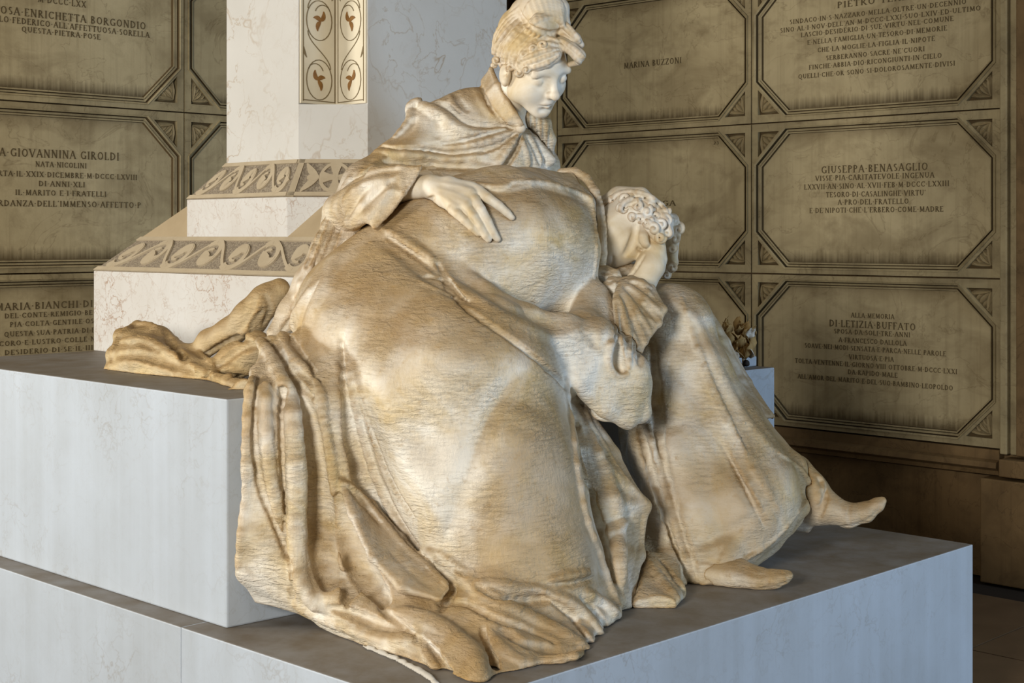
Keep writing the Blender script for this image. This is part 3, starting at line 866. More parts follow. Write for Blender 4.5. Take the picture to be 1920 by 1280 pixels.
    def depth(s, px, py):
        """depth of the first surface met by the sight line through a picture point"""
        d0, d1 = s.lo[1], s.lo[1] + s.h * (s.n[1] - 1)
        D = np.arange(d0, d1, s.h * 0.7)
        pts = np.stack([(px - CX) / F * D, D, HC + (CY - py) / F * D], -1)
        v = s.sample(pts)
        n = np.nonzero(v < 0)[0]
        if len(n) == 0:
            j = int(np.argmin(v)); return float(D[j]), False
        j = n[0]
        if j == 0: return float(D[0]), True
        t = v[j - 1] / (v[j - 1] - v[j] + 1e-9)
        return float(D[j - 1] + (D[j] - D[j - 1]) * t), True
    def fold(s, pts, amp, r, sharp=False, dens=1, lift=0.0):
        """a modelled fold along picture points laid on the surface; amp > 0 ridge, < 0 groove (millimetres);
        r radius in picture units, one number or one per point; ends fade"""
        m = len(pts)
        rr = r if isinstance(r, (list, tuple)) else [r] * m
        am = amp if isinstance(amp, (list, tuple)) else None
        # smooth the path
        q = np.array([(p[0], p[1], rr[i], (am[i] if am else amp)) for i, p in enumerate(pts)], float)
        if m > 2:
            out = []
            for i in range(m - 1):
                p0, p1, p2, p3 = q[max(i - 1, 0)], q[i], q[i + 1], q[min(i + 2, m - 1)]
                for t in np.linspace(0, 1, 4, endpoint=False):
                    out.append(0.5 * ((2 * p1) + (-p0 + p2) * t + (2 * p0 - 5 * p1 + 4 * p2 - p3) * t * t + (-p0 + 3 * p1 - 3 * p2 + p3) * t ** 3))
            out.append(q[-1]); q = np.array(out)
        if am is None:
            u = np.linspace(0, 1, len(q)); q[:, 3] *= np.clip(np.minimum(u, 1 - u) / 0.18, 0.15, 1)
        W = []
        last = None
        for x, y, _, _ in q:
            d, ok = s.depth(x, y)
            if not ok and last is not None: d = last
            last = d
            W.append(P(x, y, d + lift))
        W = np.array(W); R = q[:, 2] * W[:, 1] / F; Am = q[:, 3] * 0.001
        mx = R.max() * 2.6
        lo, hi = W.min(0) - mx, W.max(0) + mx
        bx = s.box(lo, hi)
        if bx is None: return
        sl, X, Y, Z = bx
        i0 = [sl[k].start for k in range(3)]
        num = np.zeros(s.a[sl].shape, np.float32); best = np.full(num.shape, 9.0, np.float32)
        for i in range(len(W) - 1):
            m2 = max(R[i], R[i + 1]) * 2.6
            b2 = s.box(np.minimum(W[i], W[i + 1]) - m2, np.maximum(W[i], W[i + 1]) + m2)
            if b2 is None: continue
            s2, X2, Y2, Z2_ = b2
            loc = tuple(slice(s2[k].start - i0[k], s2[k].stop - i0[k]) for k in range(3))
            if any(l.start < 0 for l in loc): continue
            d, t = seg_dist(X2, Y2, Z2_, W[i], W[i + 1])
            e = d / (R[i] + (R[i + 1] - R[i]) * t)
            a_ = Am[i] + (Am[i + 1] - Am[i]) * t
            B = best[loc]; N = num[loc]
            if B.shape != e.shape: 
                c = tuple(slice(0, min(B.shape[k], e.shape[k])) for k in range(3)); e = e[c]; a_ = a_[c]; B = B[c]; N = N[c]
            up = e < B
            prof = np.exp(-1.6 * e) if sharp else np.exp(-e * e)
            N[up] = (prof * a_)[up]; B[up] = e[up]
        s.a[sl] -= num
    def path(s, pts):
        m = len(pts); q = np.array(pts, float)
        if m < 3: return q
        out = []
        for i in range(m - 1):
            p0, p1, p2, p3 = q[max(i - 1, 0)], q[i], q[i + 1], q[min(i + 2, m - 1)]
            for t in np.linspace(0, 1, 3, endpoint=False):
                out.append(0.5 * ((2 * p1) + (-p0 + p2) * t + (2 * p0 - 5 * p1 + 4 * p2 - p3) * t * t + (-p0 + 3 * p1 - 3 * p2 + p3) * t ** 3))
        out.append(q[-1])
        return np.array(out)
    def ridge(s, pts, k=0.010, sink=0.45, op='add'):
        """a modelled roll of cloth along (column, row, radius) laid on the surface; sink is how deep its axis lies"""
        W = []; last = None
        for x, y, r in s.path(pts):
            d, ok = s.depth(x, y)
            if not ok and last is not None: d = last
            last = d
            rw = max(r, 1.0) * d / F
            W.append((*P(x, y, d + rw * sink), rw))
        s.wchain(W, k, op)
    def gully(s, pts, k=0.010, sink=0.25):
        s.ridge(pts, k, sink, 'sub')
    def clip_below(s, z):
        Z = s.ax[2][None, None, :]
        np.maximum(s.a, z - Z, out=s.a)
    def clip_block(s, gap=0.0):
        """keep clear of the seat block and the step on it"""
        X = s.ax[0][:, None, None] - C0[0]; Y = s.ax[1][None, :, None] - C0[1]; Z = s.ax[2][None, None, :]
        a = X * U[0] + Y * U[1]; b = X * V[0] + Y * V[1]
        front = .863 - (.863 - .717) * (a - .073) / (2.29 - .073)
        d = np.maximum(np.maximum(.073 - a, a - 2.29), np.maximum(front - b, Z - BT))
        np.maximum(s.a, -(d - gap), out=s.a)
        d = np.maximum(np.maximum(.658 - a, a - 2.054), np.maximum(1.09 - b, Z - Z2))
        d2 = np.maximum(np.maximum(.78 - a, a - 1.93), np.maximum(1.21 - b, Z - Z2b))
        d3 = np.maximum(np.maximum(.80 - a, 1.377 - b), Z - Z3)
        s.a = np.maximum(s.a, -(np.minimum(np.minimum(d, d2), d3) - gap))
    def minus(s, other, gap=0.0):
        """carve another volume away (same or overlapping space)"""
        lo = np.maximum(s.lo, other.lo); hi = np.minimum(s.lo + s.h * (s.n - 1), other.lo + other.h * (other.n - 1))
        q = s.box(lo, hi)
        if q is None: return
        sl, X, Y, Z = q
        g = np.stack(np.broadcast_arrays(X, Y, Z), -1)
        s.a[sl] = np.maximum(s.a[sl], -(other.sample(g) - gap))
    def smooth(s, it=1):
        for _ in range(it):
            for ax in range(3):
                a = s.a
                r = a.copy()
                sl = [slice(None)] * 3; u = sl.copy(); l = sl.copy(); c = sl.copy()
                u[ax] = slice(2, None); l[ax] = slice(0, -2); c[ax] = slice(1, -1)
                r[tuple(c)] = 0.25 * a[tuple(u)] + 0.25 * a[tuple(l)] + 0.5 * a[tuple(c)]
                s.a = r
    def rough(s, amp, scale, seed=0):
        """gentle hand-carved unevenness"""
        rs = np.random.RandomState(seed)
        acc = np.zeros(s.n, np.float32)
        for i in range(5):
            kx = rs.normal(size=3); kx = kx / np.linalg.norm(kx) * scale * (0.7 + .6 * rs.rand()); ph = rs.rand() * 6.28
            e = [np.exp(1j * kx[q] * s.ax[q]).astype(np.complex64) for q in range(3)]
            xy = (e[0] * np.exp(1j * ph))[:, None] * e[1][None, :]
            acc += xy.real[:, :, None].astype(np.float32) * e[2].imag[None, None, :].astype(np.float32) + xy.imag[:, :, None].astype(np.float32) * e[2].real[None, None, :].astype(np.float32)
        s.a += np.float32(amp / 5) * acc
    def mesh(s, name, keep_big=True, thr=0.2):
        a = s.a
        a[0], a[-1] = s.BIG, s.BIG
        a[:, 0], a[:, -1] = s.BIG, s.BIG
        a[:, :, 0], a[:, :, -1] = s.BIG, s.BIG
        g = openvdb.FloatGrid(s.BIG)
        g.copyFromArray(np.ascontiguousarray(a))
        pts, quads = g.convertToQuads(0.0)
        pts = pts * s.h + s.lo
        me = bpy.data.meshes.new(name)
        me.vertices.add(len(pts)); me.vertices.foreach_set('co', pts.astype(np.float32).ravel())
        nq = len(quads)
        q = quads[:, ::-1].astype(np.int32)
        me.loops.add(nq * 4); me.loops.foreach_set('vertex_index', q.ravel())
        me.polygons.add(nq)
        me.polygons.foreach_set('loop_start', np.arange(0, nq * 4, 4, dtype=np.int32))
        me.polygons.foreach_set('loop_total', np.full(nq, 4, np.int32))
        me.update(calc_edges=True)
        me.polygons.foreach_set('use_smooth', np.ones(nq, bool))
        if keep_big:
            bm = bmesh.new(); bm.from_mesh(me)
            seen = set(); comps = []
            for v in bm.verts:
                if v.index in seen: continue
                st = [v]; seen.add(v.index); cmp_ = [v]
                while st:
                    x = st.pop()
                    for e in x.link_edges:
                        y = e.other_vert(x)
                        if y.index not in seen:
                            seen.add(y.index); st.append(y); cmp_.append(y)
                comps.append(cmp_)
            if len(comps) > 1:
                big = max(len(c) for c in comps)
                kill = [v for c in comps if len(c) < big * thr for v in c]
                bmesh.ops.delete(bm, geom=kill, context='VERTS')
                bm.to_mesh(me)
            bm.free()
        print(name, len(me.vertices), round(time.time() - T0, 1))
        return me

def bounds(px0, px1, py0, py1, d0, d1):
    c = np.array([P(x, y, d) for x in (px0, px1) for y in (py0, py1) for d in (d0, d1)])
    return c.min(0), c.max(0)

# ------------------------------------------------------------------ statue marble: white, honey patina, dust on what faces up
TONE_SPOTS = [(1010, 1010, 3.68, .36, .22), (735, 520, 4.12, .26, .12), (980, 600, 4.1, .14, .2), (850, 1220, 3.5, .4, .2), (1030, 490, 4.13, .22, -.25), (770, 800, 3.76, .34, -.2), (1180, 740, 4.15, .2, -.2), (1330, 860, 4.35, .3, -.06), (870, 400, 4.15, .16, -.1)]
def statue_mat(name, patina=0.5, dust=0.88, chisel=0.8, base=(240, 234, 220)):
    t = NT(name)
    vec = t.coords()
    n1 = t.noise(vec, 5.5, 6, 0.6, 0.5)
    c = t.mix(t.ramp(n1, [(0.40, (0, 0, 0)), (0.68, (1, 1, 1))]), lin(*base), lin(210, 186, 138))
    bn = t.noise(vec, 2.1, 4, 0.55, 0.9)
    for (x, y, d, rad, w) in TONE_SPOTS:      # hand-placed spots
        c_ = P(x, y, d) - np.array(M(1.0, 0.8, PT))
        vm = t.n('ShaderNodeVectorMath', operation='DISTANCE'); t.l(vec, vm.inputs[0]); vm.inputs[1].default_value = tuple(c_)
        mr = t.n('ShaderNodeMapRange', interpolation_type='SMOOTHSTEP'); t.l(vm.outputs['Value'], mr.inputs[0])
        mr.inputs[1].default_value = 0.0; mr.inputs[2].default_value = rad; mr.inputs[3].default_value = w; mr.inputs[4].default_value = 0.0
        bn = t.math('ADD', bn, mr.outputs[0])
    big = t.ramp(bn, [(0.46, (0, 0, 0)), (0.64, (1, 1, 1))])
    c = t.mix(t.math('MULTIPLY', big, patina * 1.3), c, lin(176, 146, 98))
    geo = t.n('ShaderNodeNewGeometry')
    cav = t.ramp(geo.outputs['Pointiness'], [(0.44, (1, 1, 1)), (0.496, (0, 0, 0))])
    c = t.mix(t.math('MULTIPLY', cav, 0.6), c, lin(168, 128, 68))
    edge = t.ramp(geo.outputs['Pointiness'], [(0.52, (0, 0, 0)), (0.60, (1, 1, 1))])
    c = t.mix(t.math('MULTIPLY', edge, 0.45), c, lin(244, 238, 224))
    sp = t.n('ShaderNodeSeparateXYZ'); t.l(geo.outputs['Normal'], sp.inputs[0])
    up = t.ramp(sp.outputs[2], [(0.10, (0, 0, 0)), (0.58, (1, 1, 1))])
    dn = t.ramp(t.noise(vec, 7.0, 6, 0.65), [(0.25, (0.55, 0.55, 0.55)), (0.65, (1, 1, 1))])
    c = t.mix(t.math('MULTIPLY', t.math('MULTIPLY', up, dn), dust), c, lin(146, 118, 76))
    spk = t.ramp(t.noise(vec, 38.0, 6, 0.7), [(0.58, (0, 0, 0)), (0.75, (1, 1, 1))])
    c = t.mix(t.math('MULTIPLY', spk, patina), c, lin(164, 128, 70))
    # rasp and chisel marks
    cv = t.coords((30, 30, 120), (0.25, 0.25, 0))
    h1 = t.noise(cv, 1.0, 4, 0.6, 0.8)
    cv2 = t.coords((140, 140, 40), (0, 0.4, 0.3))
    h2 = t.noise(cv2, 1.0, 3, 0.6, 0.5)
    mk = t.ramp(t.noise(vec, 6.0, 3, 0.5), [(0.35, (0.12, 0.12, 0.12)), (0.65, (1, 1, 1))])
    nb = t.bump(t.math('MULTIPLY', h1, mk), chisel, 0.016)
    nb = t.bump(h2, chisel * 0.5, 0.005, nb)
    return t.fin(c, 0.58, nb, 0.3)
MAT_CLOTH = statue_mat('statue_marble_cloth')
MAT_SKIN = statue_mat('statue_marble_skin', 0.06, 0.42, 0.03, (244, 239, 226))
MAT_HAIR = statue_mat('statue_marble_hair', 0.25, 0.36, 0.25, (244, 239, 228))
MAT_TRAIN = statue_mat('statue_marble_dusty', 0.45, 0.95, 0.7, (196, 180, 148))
# ------------------------------------------------------------------ the sculpture group
# 1. dress of the bent woman: back, hips, skirt, train on the plinth
lo, hi = bounds(425, 1250, 290, 1300, 3.22, 4.75)
lo[2] = PT - 0.03
DR = Vol(np.maximum(lo, [-0.95, 3.2, PT - .03]), np.minimum(hi, [0.48, 4.75, 1.9]), 0.005)
# bent back
DR.chain([(700, 600, 4.27, 128), (770, 545, 4.30, 140), (860, 490, 4.34, 150), (950, 466, 4.39, 150), (986, 464, 4.42, 128)], 0.05)
DR.sheet([[(1000, 385, 4.48, 62), (1000, 470, 4.36, 70), (1000, 560, 4.36, 45)], [(1062, 388, 4.50, 50), (1066, 470, 4.40, 50), (1062, 560, 4.38, 44)]], 0.035)
DR.sheet([[(1060, 372, 4.46, 26), (1062, 450, 4.38, 26), (1060, 540, 4.37, 26)], [(1098, 380, 4.46, 14), (1104, 450, 4.40, 13), (1104, 524, 4.39, 14)], [(1104, 384, 4.56, 14), (1108, 450, 4.54, 12), (1106, 520, 4.54, 14)]], 0.015)
DR.sheet([[(985, 352, 4.42, 34), (1056, 364, 4.46, 20), (1096, 388, 4.47, 11)], [(990, 338, 4.54, 24), (1066, 340, 4.56, 12), (1108, 374, 4.545, 8)]], 0.02)
# hips and thighs to the knee, then down to the plinth
DR.chain([(690, 600, 4.25, 138), (760, 660, 4.16, 170), (850, 740, 4.05, 198), (890, 900, 3.98, 188), (930, 1040, 3.93, 176), (965, 1150, 3.88, 165)], 0.06)
DR.chain([(760, 640, 4.2, 120), (900, 680, 4.2, 110), (1000, 740, 4.2, 70)], 0.05)
DR.sheet([[(980, 700, 4.10, 60), (1030, 760, 4.12, 34)], [(960, 900, 4.0, 90), (1062, 900, 4.02, 30)], [(980, 1040, 3.95, 90), (1086, 1040, 3.96, 34)], [(990, 1160, 3.90, 80), (1120, 1150, 3.92, 40)]], 0.04)
# left fall of cloth in front of the block
DR.sheet([[(505, 645, 4.14, 12), (580, 650, 4.12, 30), (650, 660, 4.08, 60)],
          [(486, 700, 3.93, 12), (550, 712, 3.94, 26), (650, 730, 3.95, 60)],
          [(476, 735, 3.80, 13), (545, 745, 3.85, 24), (650, 760, 3.92, 60)],
          [(474, 800, 3.775, 13), (552, 800, 3.83, 26), (660, 810, 3.90, 60)],
          [(472, 880, 3.77, 14), (560, 880, 3.82, 30), (680, 900, 3.88, 60)],
          [(470, 1000, 3.765, 16), (560, 1000, 3.80, 34), (720, 1020, 3.86, 70)],
          [(462, 1072, 3.775, 14), (570, 1085, 3.78, 34), (760, 1110, 3.80, 80)],
          [(484, 1122, 3.80, 9), (586, 1142, 3.77, 12), (750, 1195, 3.62, 36)]], 0.025)
# train spread on the plinth
DR.sheet([[(612, 1160, 3.77, 12), (760, 1150, 3.74, 60), (920, 1130, 3.74, 80), (1080, 1120, 3.86, 40)],
          [(692, 1202, 3.65, 11), (800, 1210, 3.58, 40), (930, 1200, 3.60, 50), (1120, 1158, 3.84, 24)],
          [(790, 1252, 3.50, 11), (860, 1250, 3.46, 34), (960, 1240, 3.50, 34), (1085, 1206, 3.66, 22)],
          [(846, 1290, 3.38, 11), (890, 1290, 3.36, 26), (960, 1268, 3.44, 22), (1060, 1226, 3.58, 18)]], 0.03)
# fold panel to the right of the skirt
DR.sheet([[(1066, 722, 4.16, 7), (1078, 730, 4.2, 6)], [(1090, 840, 4.10, 14), (1150, 850, 4.22, 8)], [(1120, 950, 4.06, 22), (1208, 948, 4.16, 9)], [(1140, 1050, 4.0, 26), (1196, 1040, 4.14, 10)], [(1150, 1120, 3.96, 24), (1172, 1140, 4.0, 12)]], 0.02)
# cloth slung from the hip under the bent back, hanging on the right (wide sleeve)
DR.sheet([[(832, 502, 4.12, 12), (812, 520, 4.10, 8)],
          [(905, 552, 4.07, 20), (880, 574, 4.06, 12)],
          [(985, 600, 4.08, 26), (950, 620, 4.04, 14)],
          [(1060, 625, 4.12, 34), (1020, 670, 4.06, 16)],
          [(1120, 640, 4.16, 40), (1080, 715, 4.09, 18)],
          [(1176, 700, 4.20, 38), (1130, 765, 4.14, 18)],
          [(1196, 770, 4.22, 26), (1176, 785, 4.18, 16)]], 0.025)
DR.sheet([[(1110, 560, 4.36, 30), (1140, 600, 4.34, 24)], [(1090, 620, 4.22, 34), (1160, 660, 4.26, 30)], [(1130, 690, 4.2, 30), (1190, 720, 4.23, 26)]], 0.03)
DR.clip_below(PT + 0.001)
# --- folds
# crease under the back
DR.fold([(700, 438), (760, 480), (800, 515), (850, 548), (905, 576)], -26, 12)
DR.ridge([(720, 428, 4), (760, 452, 8), (800, 478, 8), (812, 488, 4)], 0.008, 0.3); DR.gully([(728, 446, 4), (770, 474, 6), (806, 500, 5), (835, 525, 3)], 0.008, 0.5)
DR.fold([(845, 500), (900, 540), (960, 578), (1030, 600), (1100, 596)], -20, 16)
DR.fold([(860, 540), (940, 590), (1020, 625), (1080, 640)], 10, 16)
DR.gully([(822, 495, 3), (842, 545, 6), (880, 583, 7), (960, 640, 7), (1050, 712, 7), (1110, 775, 7), (1150, 800, 5)], 0.006, 0.6)
DR.gully([(788, 521, 3), (812, 519, 5), (838, 530, 5), (870, 560, 4)], 0.005, 0.6); DR.ridge([(790, 530, 4), (820, 545, 6), (850, 560, 5)], 0.006, 0.3); DR.gully([(823, 497, 3), (842, 528, 5), (866, 556, 4), (880, 568, 3)], 0.005, 0.6)
# edge ridge across the top of the back
DR.ridge([(893, 343, 4), (925, 352, 7), (946, 350, 6), (962, 341, 5), (1010, 342, 6), (1060, 354, 6), (1106, 372, 5)], 0.008, 0.35)
DR.fold([(900, 352), (948, 362), (1000, 352), (1060, 364), (1102, 384)], -8, 8)
DR.ridge([(1108, 372, 4), (1116, 420, 5), (1117, 480, 5), (1112, 520, 4)], 0.006, 0.5)
DR.fold([(1090, 600), (1110, 640), (1130, 660), (1160, 570)], -8, 12)
# pocket folds of the hanging cloth
DR.gully([(1164, 590, 6), (1156, 640, 12), (1156, 676, 14), (1164, 694, 9)], 0.006, 0.6); DR.ridge([(1164, 575, 4), (1150, 630, 6), (1141, 672, 6), (1148, 696, 6), (1164, 706, 5), (1178, 700, 4)], 0.006, 0.2); DR.ridge([(1176, 590, 4), (1180, 640, 6), (1180, 690, 5)], 0.006, 0.2); DR.gully([(1194, 620, 4), (1198, 650, 7), (1200, 680, 4)], 0.008, 0.1)
DR.fold([(1105, 610), (1100, 640), (1120, 660), (1150, 640)], 8, 8)
# left folds: rolls and gullies
DR.gully([(548, 716, 10), (574, 786, 18), (590, 866, 22), (597, 945, 24), (608, 1025, 24), (619, 1095, 18)], 0.02, 0.75)
DR.ridge([(474, 712, 9), (466, 760, 10), (463, 840, 10), (462, 919, 10), (455, 999, 10), (450, 1060, 10)], 0.008, 0.3)
DR.ridge([(486, 640, 8), (505, 664, 12), (526, 708, 14), (545, 750, 16), (553, 839, 18), (557, 919, 18), (557, 999, 17), (560, 1078, 17), (592, 1134, 14)], 0.010, -0.15)
DR.ridge([(498, 722, 9), (500, 813, 12), (508, 898, 13), (524, 967, 9)], 0.008, 0.05)
DR.gully([(484, 706, 5), (477, 760, 6), (477, 839, 7), (489, 908, 7), (510, 967, 6), (532, 1020, 6), (545, 1068, 5), (550, 1121, 4)], 0.006, 0.8)
DR.gully([(530, 730, 9), (528, 780, 7), (529, 839, 6), (532, 919, 6), (535, 1004, 4)], 0.006, 0.8)
DR.ridge([(526, 627, 5), (548, 669, 9), (575, 696, 10), (592, 714, 6)], 0.008, 0.2); DR.gully([(540, 626, 4), (562, 658, 6), (588, 694, 6), (600, 716, 3)], 0.006, 0.6)
DR.gully([(496, 628, 4), (520, 660, 7), (545, 700, 8), (566, 728, 7), (586, 742, 5)], 0.007, 0.7)
DR.ridge([(590, 712, 5), (602, 740, 8), (607, 786, 9), (617, 839, 9), (625, 898, 9), (630, 950, 7)], 0.008, -0.1)
DR.gully([(641, 632, 3), (649, 706, 8), (660, 775, 16), (672, 840, 22), (690, 905, 26), (718, 965, 28), (756, 1018, 24), (800, 1060, 14)], 0.016, 0.6)
DR.ridge([(648, 645, 4), (655, 700, 7), (666, 759, 7), (684, 830, 8), (707, 898, 8), (739, 967, 9), (781, 1025, 9), (820, 1050, 5)], 0.006, -0.1)
DR.gully([(672, 740, 2.5), (690, 790, 4), (714, 850, 4), (745, 920, 4), (795, 995, 3)], 0.005, 0.3)
# the leaf-shaped fold
DR.gully([(634, 935, 8), (650, 1000, 20), (680, 1070, 26), (720, 1130, 16)], 0.014, 0.7)
DR.sheet([[(*p, DR.depth(p[0], p[1])[0] - l, r) for p, l, r in row] for row in (
    (((641, 905), 0.0, 6), ((643, 908), 0.0, 6)), (((695, 945), .02, 7), ((662, 965), .035, 7)), (((750, 1010), .045, 9), ((700, 1045), .06, 9)), (((800, 1062), .05, 9), ((755, 1100), .055, 10)), (((844, 1098), .035, 4), ((822, 1122), .03, 6)))], 0.010)
DR.ridge([(642, 904, 5), (672, 922, 6), (715, 975, 7), (752, 1018, 7), (800, 1060, 6), (842, 1098, 4)], 0.006, 0.2)
DR.fold([(655, 915), (690, 955), (715, 985)], -8, 5); DR.fold([(730, 1030), (770, 1070), (810, 1100)], -7, 8)
DR.gully([(845, 1095, 4), (850, 1112, 6), (836, 1130, 6), (828, 1145, 4)], 0.006, 0.8)
DR.gully([(640, 1080, 10), (658, 1105, 16), (650, 1128, 10)], 0.010, 0.8)
# folds at the upper left edge of the hip
DR.fold([(604, 522), (575, 570), (560, 620), (562, 650)], -12, 5, True); DR.fold([(590, 530), (550, 590), (530, 640)], 12, 9)
# big planes of the skirt
DR.fold([(690, 640), (740, 800), (800, 930), (832, 1010)], 14, 34)
DR.fold([(962, 701), (909, 797), (872, 898), (832, 1022)], -13, 22); DR.fold([(960, 705), (909, 797), (872, 898), (829, 1025)], -7, 6, True)
DR.fold([(990, 760), (960, 900), (940, 1010)], 14, 50)
DR.fold([(640, 470), (600, 540), (580, 600)], 8, 12)
DR.ridge([(1060, 716, 6), (1074, 831, 9), (1092, 946, 9), (1120, 1037, 9), (1158, 1135, 9)], 0.010, 0.3)
DR.gully([(1069, 745, 3), (1086, 830, 7), (1106, 930, 10), (1130, 1020, 11), (1150, 1085, 8)], 0.008, 0.7)
DR.fold([(1066, 725), (1120, 813), (1158, 877), (1212, 938)], 9, 6); DR.ridge([(1100, 800, 5), (1130, 880, 12), (1152, 960, 16), (1160, 1030, 13), (1164, 1090, 8)], 0.02, 0.5)
DR.fold([(1120, 991), (1150, 975), (1186, 962)], -9, 6, True); DR.fold([(1130, 1000), (1160, 990), (1186, 975)], 6, 8); DR.fold([(1204, 962), (1198, 1020), (1182, 1090)], -9, 5, True)
# train folds on the plinth
DR.ridge([(795, 1030, 6), (840, 1052, 9), (880, 1090, 12), (930, 1130, 13), (969, 1147, 14), (1037, 1179, 15), (1098, 1216, 10)], 0.012, 0.35)
DR.gully([(815, 1040, 4), (850, 1065, 5), (880, 1075, 4)], 0.006, -0.1)
DR.gully([(826, 1130, 6), (870, 1130, 7), (920, 1155, 8), (980, 1176, 8), (1040, 1202, 6)], 0.008, 0.5)
DR.ridge([(897, 1090, 5), (925, 1094, 8), (955, 1099, 8), (990, 1104, 8), (1028, 1101, 6)], 0.010, 0.3); DR.gully([(895, 1098, 4), (930, 1116, 8), (975, 1126, 9), (1030, 1122, 7)], 0.008, 0.5)
DR.ridge([(1030, 1088, 5), (1065, 1078, 8), (1103, 1074, 6)], 0.008, 0.3); DR.gully([(1020, 1096, 4), (1070, 1094, 5), (1108, 1084, 4)], 0.008, -0.1)
DR.ridge([(1020, 1110, 5), (1060, 1124, 9), (1097, 1152, 10), (1128, 1192, 8)], 0.010, 0.25); DR.gully([(1040, 1130, 5), (1070, 1155, 8), (1090, 1182, 8), (1108, 1206, 6)], 0.006, 0.6)
DR.ridge([(1100, 1110, 6), (1130, 1130, 10), (1156, 1152, 10)], 0.012, 0.3); DR.gully([(1090, 1120, 5), (1120, 1150, 7), (1140, 1180, 6)], 0.008, 0.5)
DR.gully([(906, 1178, 5), (913, 1200, 10), (922, 1240, 13), (926, 1275, 12)], 0.006, 0.9); DR.ridge([(918, 1185, 5), (940, 1215, 10), (975, 1240, 10), (1030, 1238, 9), (1095, 1225, 7)], 0.012, 0.4)
DR.gully([(945, 1180, 8), (985, 1205, 10), (1040, 1215, 8)], 0.014, 0.2)
DR.ridge([(745, 1150, 8), (800, 1165, 16), (850, 1195, 18), (890, 1235, 16), (900, 1275, 12)], 0.02, 0.5)
DR.gully([(715, 1140, 6), (770, 1185, 8), (815, 1225, 8), (850, 1275, 8)], 0.008, 0.5)
DR.ridge([(556, 1134, 8), (606, 1158, 11), (659, 1178, 12), (718, 1198, 11), (772, 1198, 7)], 0.010, 0.3)
DR.gully([(620, 1140, 6), (665, 1152, 9), (715, 1172, 8), (755, 1180, 5)], 0.010, 0.6)
DR.ridge([(788, 1192, 5), (800, 1225, 8), (815, 1250, 8), (828, 1275, 8)], 0.008, 0.3)
DR.fold([(460, 1060), (500, 1090), (545, 1118)], -10, 6, True); DR.fold([(458, 1040), (500, 1070), (540, 1095)], -7, 5, True)
for i in range(26):     # fringe under the hanging sleeve
    t = i / 25; x, y = 1062 + 108 * t, 712 + 92 * t
    DR.fold([(x, y + 2), (x + 10, y - 6)], -6, 2.4)
DR.rough(0.0022, 38, 3); DR.rough(0.0012, 90, 5)
DR.clip_below(PT + 0.001)
DR.clip_block(0.001)
sculpture = empty('marble_sculpture', M(1.0, 0.8, PT))
tag(sculpture, 'weathered marble sculpture of a caped woman bending over a weeping woman in draped robes', 'sculpture')
def spart(name, vol_or_me, mat, parent=None, label=None):
    me = vol_or_me.mesh(name) if isinstance(vol_or_me, Vol) else vol_or_me
    me.transform(Matrix.Translation(-Vector(sculpture.location)))
    o = link(name, me, mat, parent or sculpture)
    if label: o['label'] = label
    return o
def join_meshes(name, mes):
    vs, fs, n = [], [], 0
    for m in mes:
        co = np.empty(len(m.vertices) * 3, np.float32); m.vertices.foreach_get('co', co)
        li = np.empty(len(m.loops), np.int32); m.loops.foreach_get('vertex_index', li)
        vs.append(co.reshape(-1, 3)); fs.append(li + n); n += len(m.vertices)
    pts = np.concatenate(vs); li = np.concatenate(fs); nq = len(li) // 4
    me = bpy.data.meshes.new(name)
    me.vertices.add(len(pts)); me.vertices.foreach_set('co', pts.ravel())
    me.loops.add(nq * 4); me.loops.foreach_set('vertex_index', li)
    me.polygons.add(nq); me.polygons.foreach_set('loop_start', np.arange(0, nq * 4, 4, dtype=np.int32)); me.polygons.foreach_set('loop_total', np.full(nq, 4, np.int32))
    me.update(calc_edges=True); me.polygons.foreach_set('use_smooth', np.ones(nq, bool))
    return me

# 2. head of the caped woman: local frame (r to the far side, f forward, u up), fitted to the pose
def head_axes(y, p, r):
    cy, sy = math.cos(y), math.sin(y)
    Fw = np.array([sy, -cy, 0]); R = np.array([cy, sy, 0]); Up = np.array([0, 0, 1.0])
    F2 = Fw * math.cos(p) - Up * math.sin(p); U2 = Up * math.cos(p) + Fw * math.sin(p)
    return R * math.cos(r) + U2 * math.sin(r), F2, U2 * math.cos(r) - R * math.sin(r)
HS, HD = 0.277, 4.55
HR, HF, HU = head_axes(0.7238, 0.4804, 0.2214)
HCEN = P(996.25, 125.9, HD)
def h0(r, f, u): return HCEN + HS * (r * HR + f * HF + u * HU)
def proj(w): return CX + w[0] / w[1] * F, CY - (w[2] - HC) / w[1] * F
LMK = {(0, .36, -.47): (1020, 217), (0, .43, -.285): (1026, 196), (0, .50, -.13): (1042, 185), (0, .40, .03): (1047, 148),
       (-.145, .34, 0): (1009, 154), (.145, .34, 0): (1058, 149), (-.33, -.02, -.03): (945, 143), (-.27, .08, -.28): (961, 186), (0, .33, .27): (1042, 100)}
LK = [(np.array(k), np.array(v) - np.array(proj(h0(*k)))) for k, v in LMK.items()]
def hp(r, f, u):
    w = h0(r, f, u); x, y = proj(w)
    ws = [1 / (0.004 + ((np.array((r, f, u)) - k) ** 2).sum()) for k, _ in LK]
    c = sum(a * q for a, (_, q) in zip(ws, LK)) / (sum(ws) + 12)
    return P(x + c[0], y + c[1], w[1])
HM = np.array([HR, HF, HU])
HV = Vol(*bounds(905, 1100, -12, 260, 4.30, 4.86), 0.0028)
def hs(r, f, u, rad, k=0.02, op='add'): 
    p = hp(r, f, u); HV.cap(p, p, rad * HS, rad * HS, k * HS / 0.27, op)
def hc(a, b, ra, rb, k=0.015, op='add'): HV.cap(hp(*a), hp(*b), ra * HS, rb * HS, k, op)
HV.ell(hp(0, -.05, .09), (.285 * HS, .37 * HS, .37 * HS), HM, 0.01)
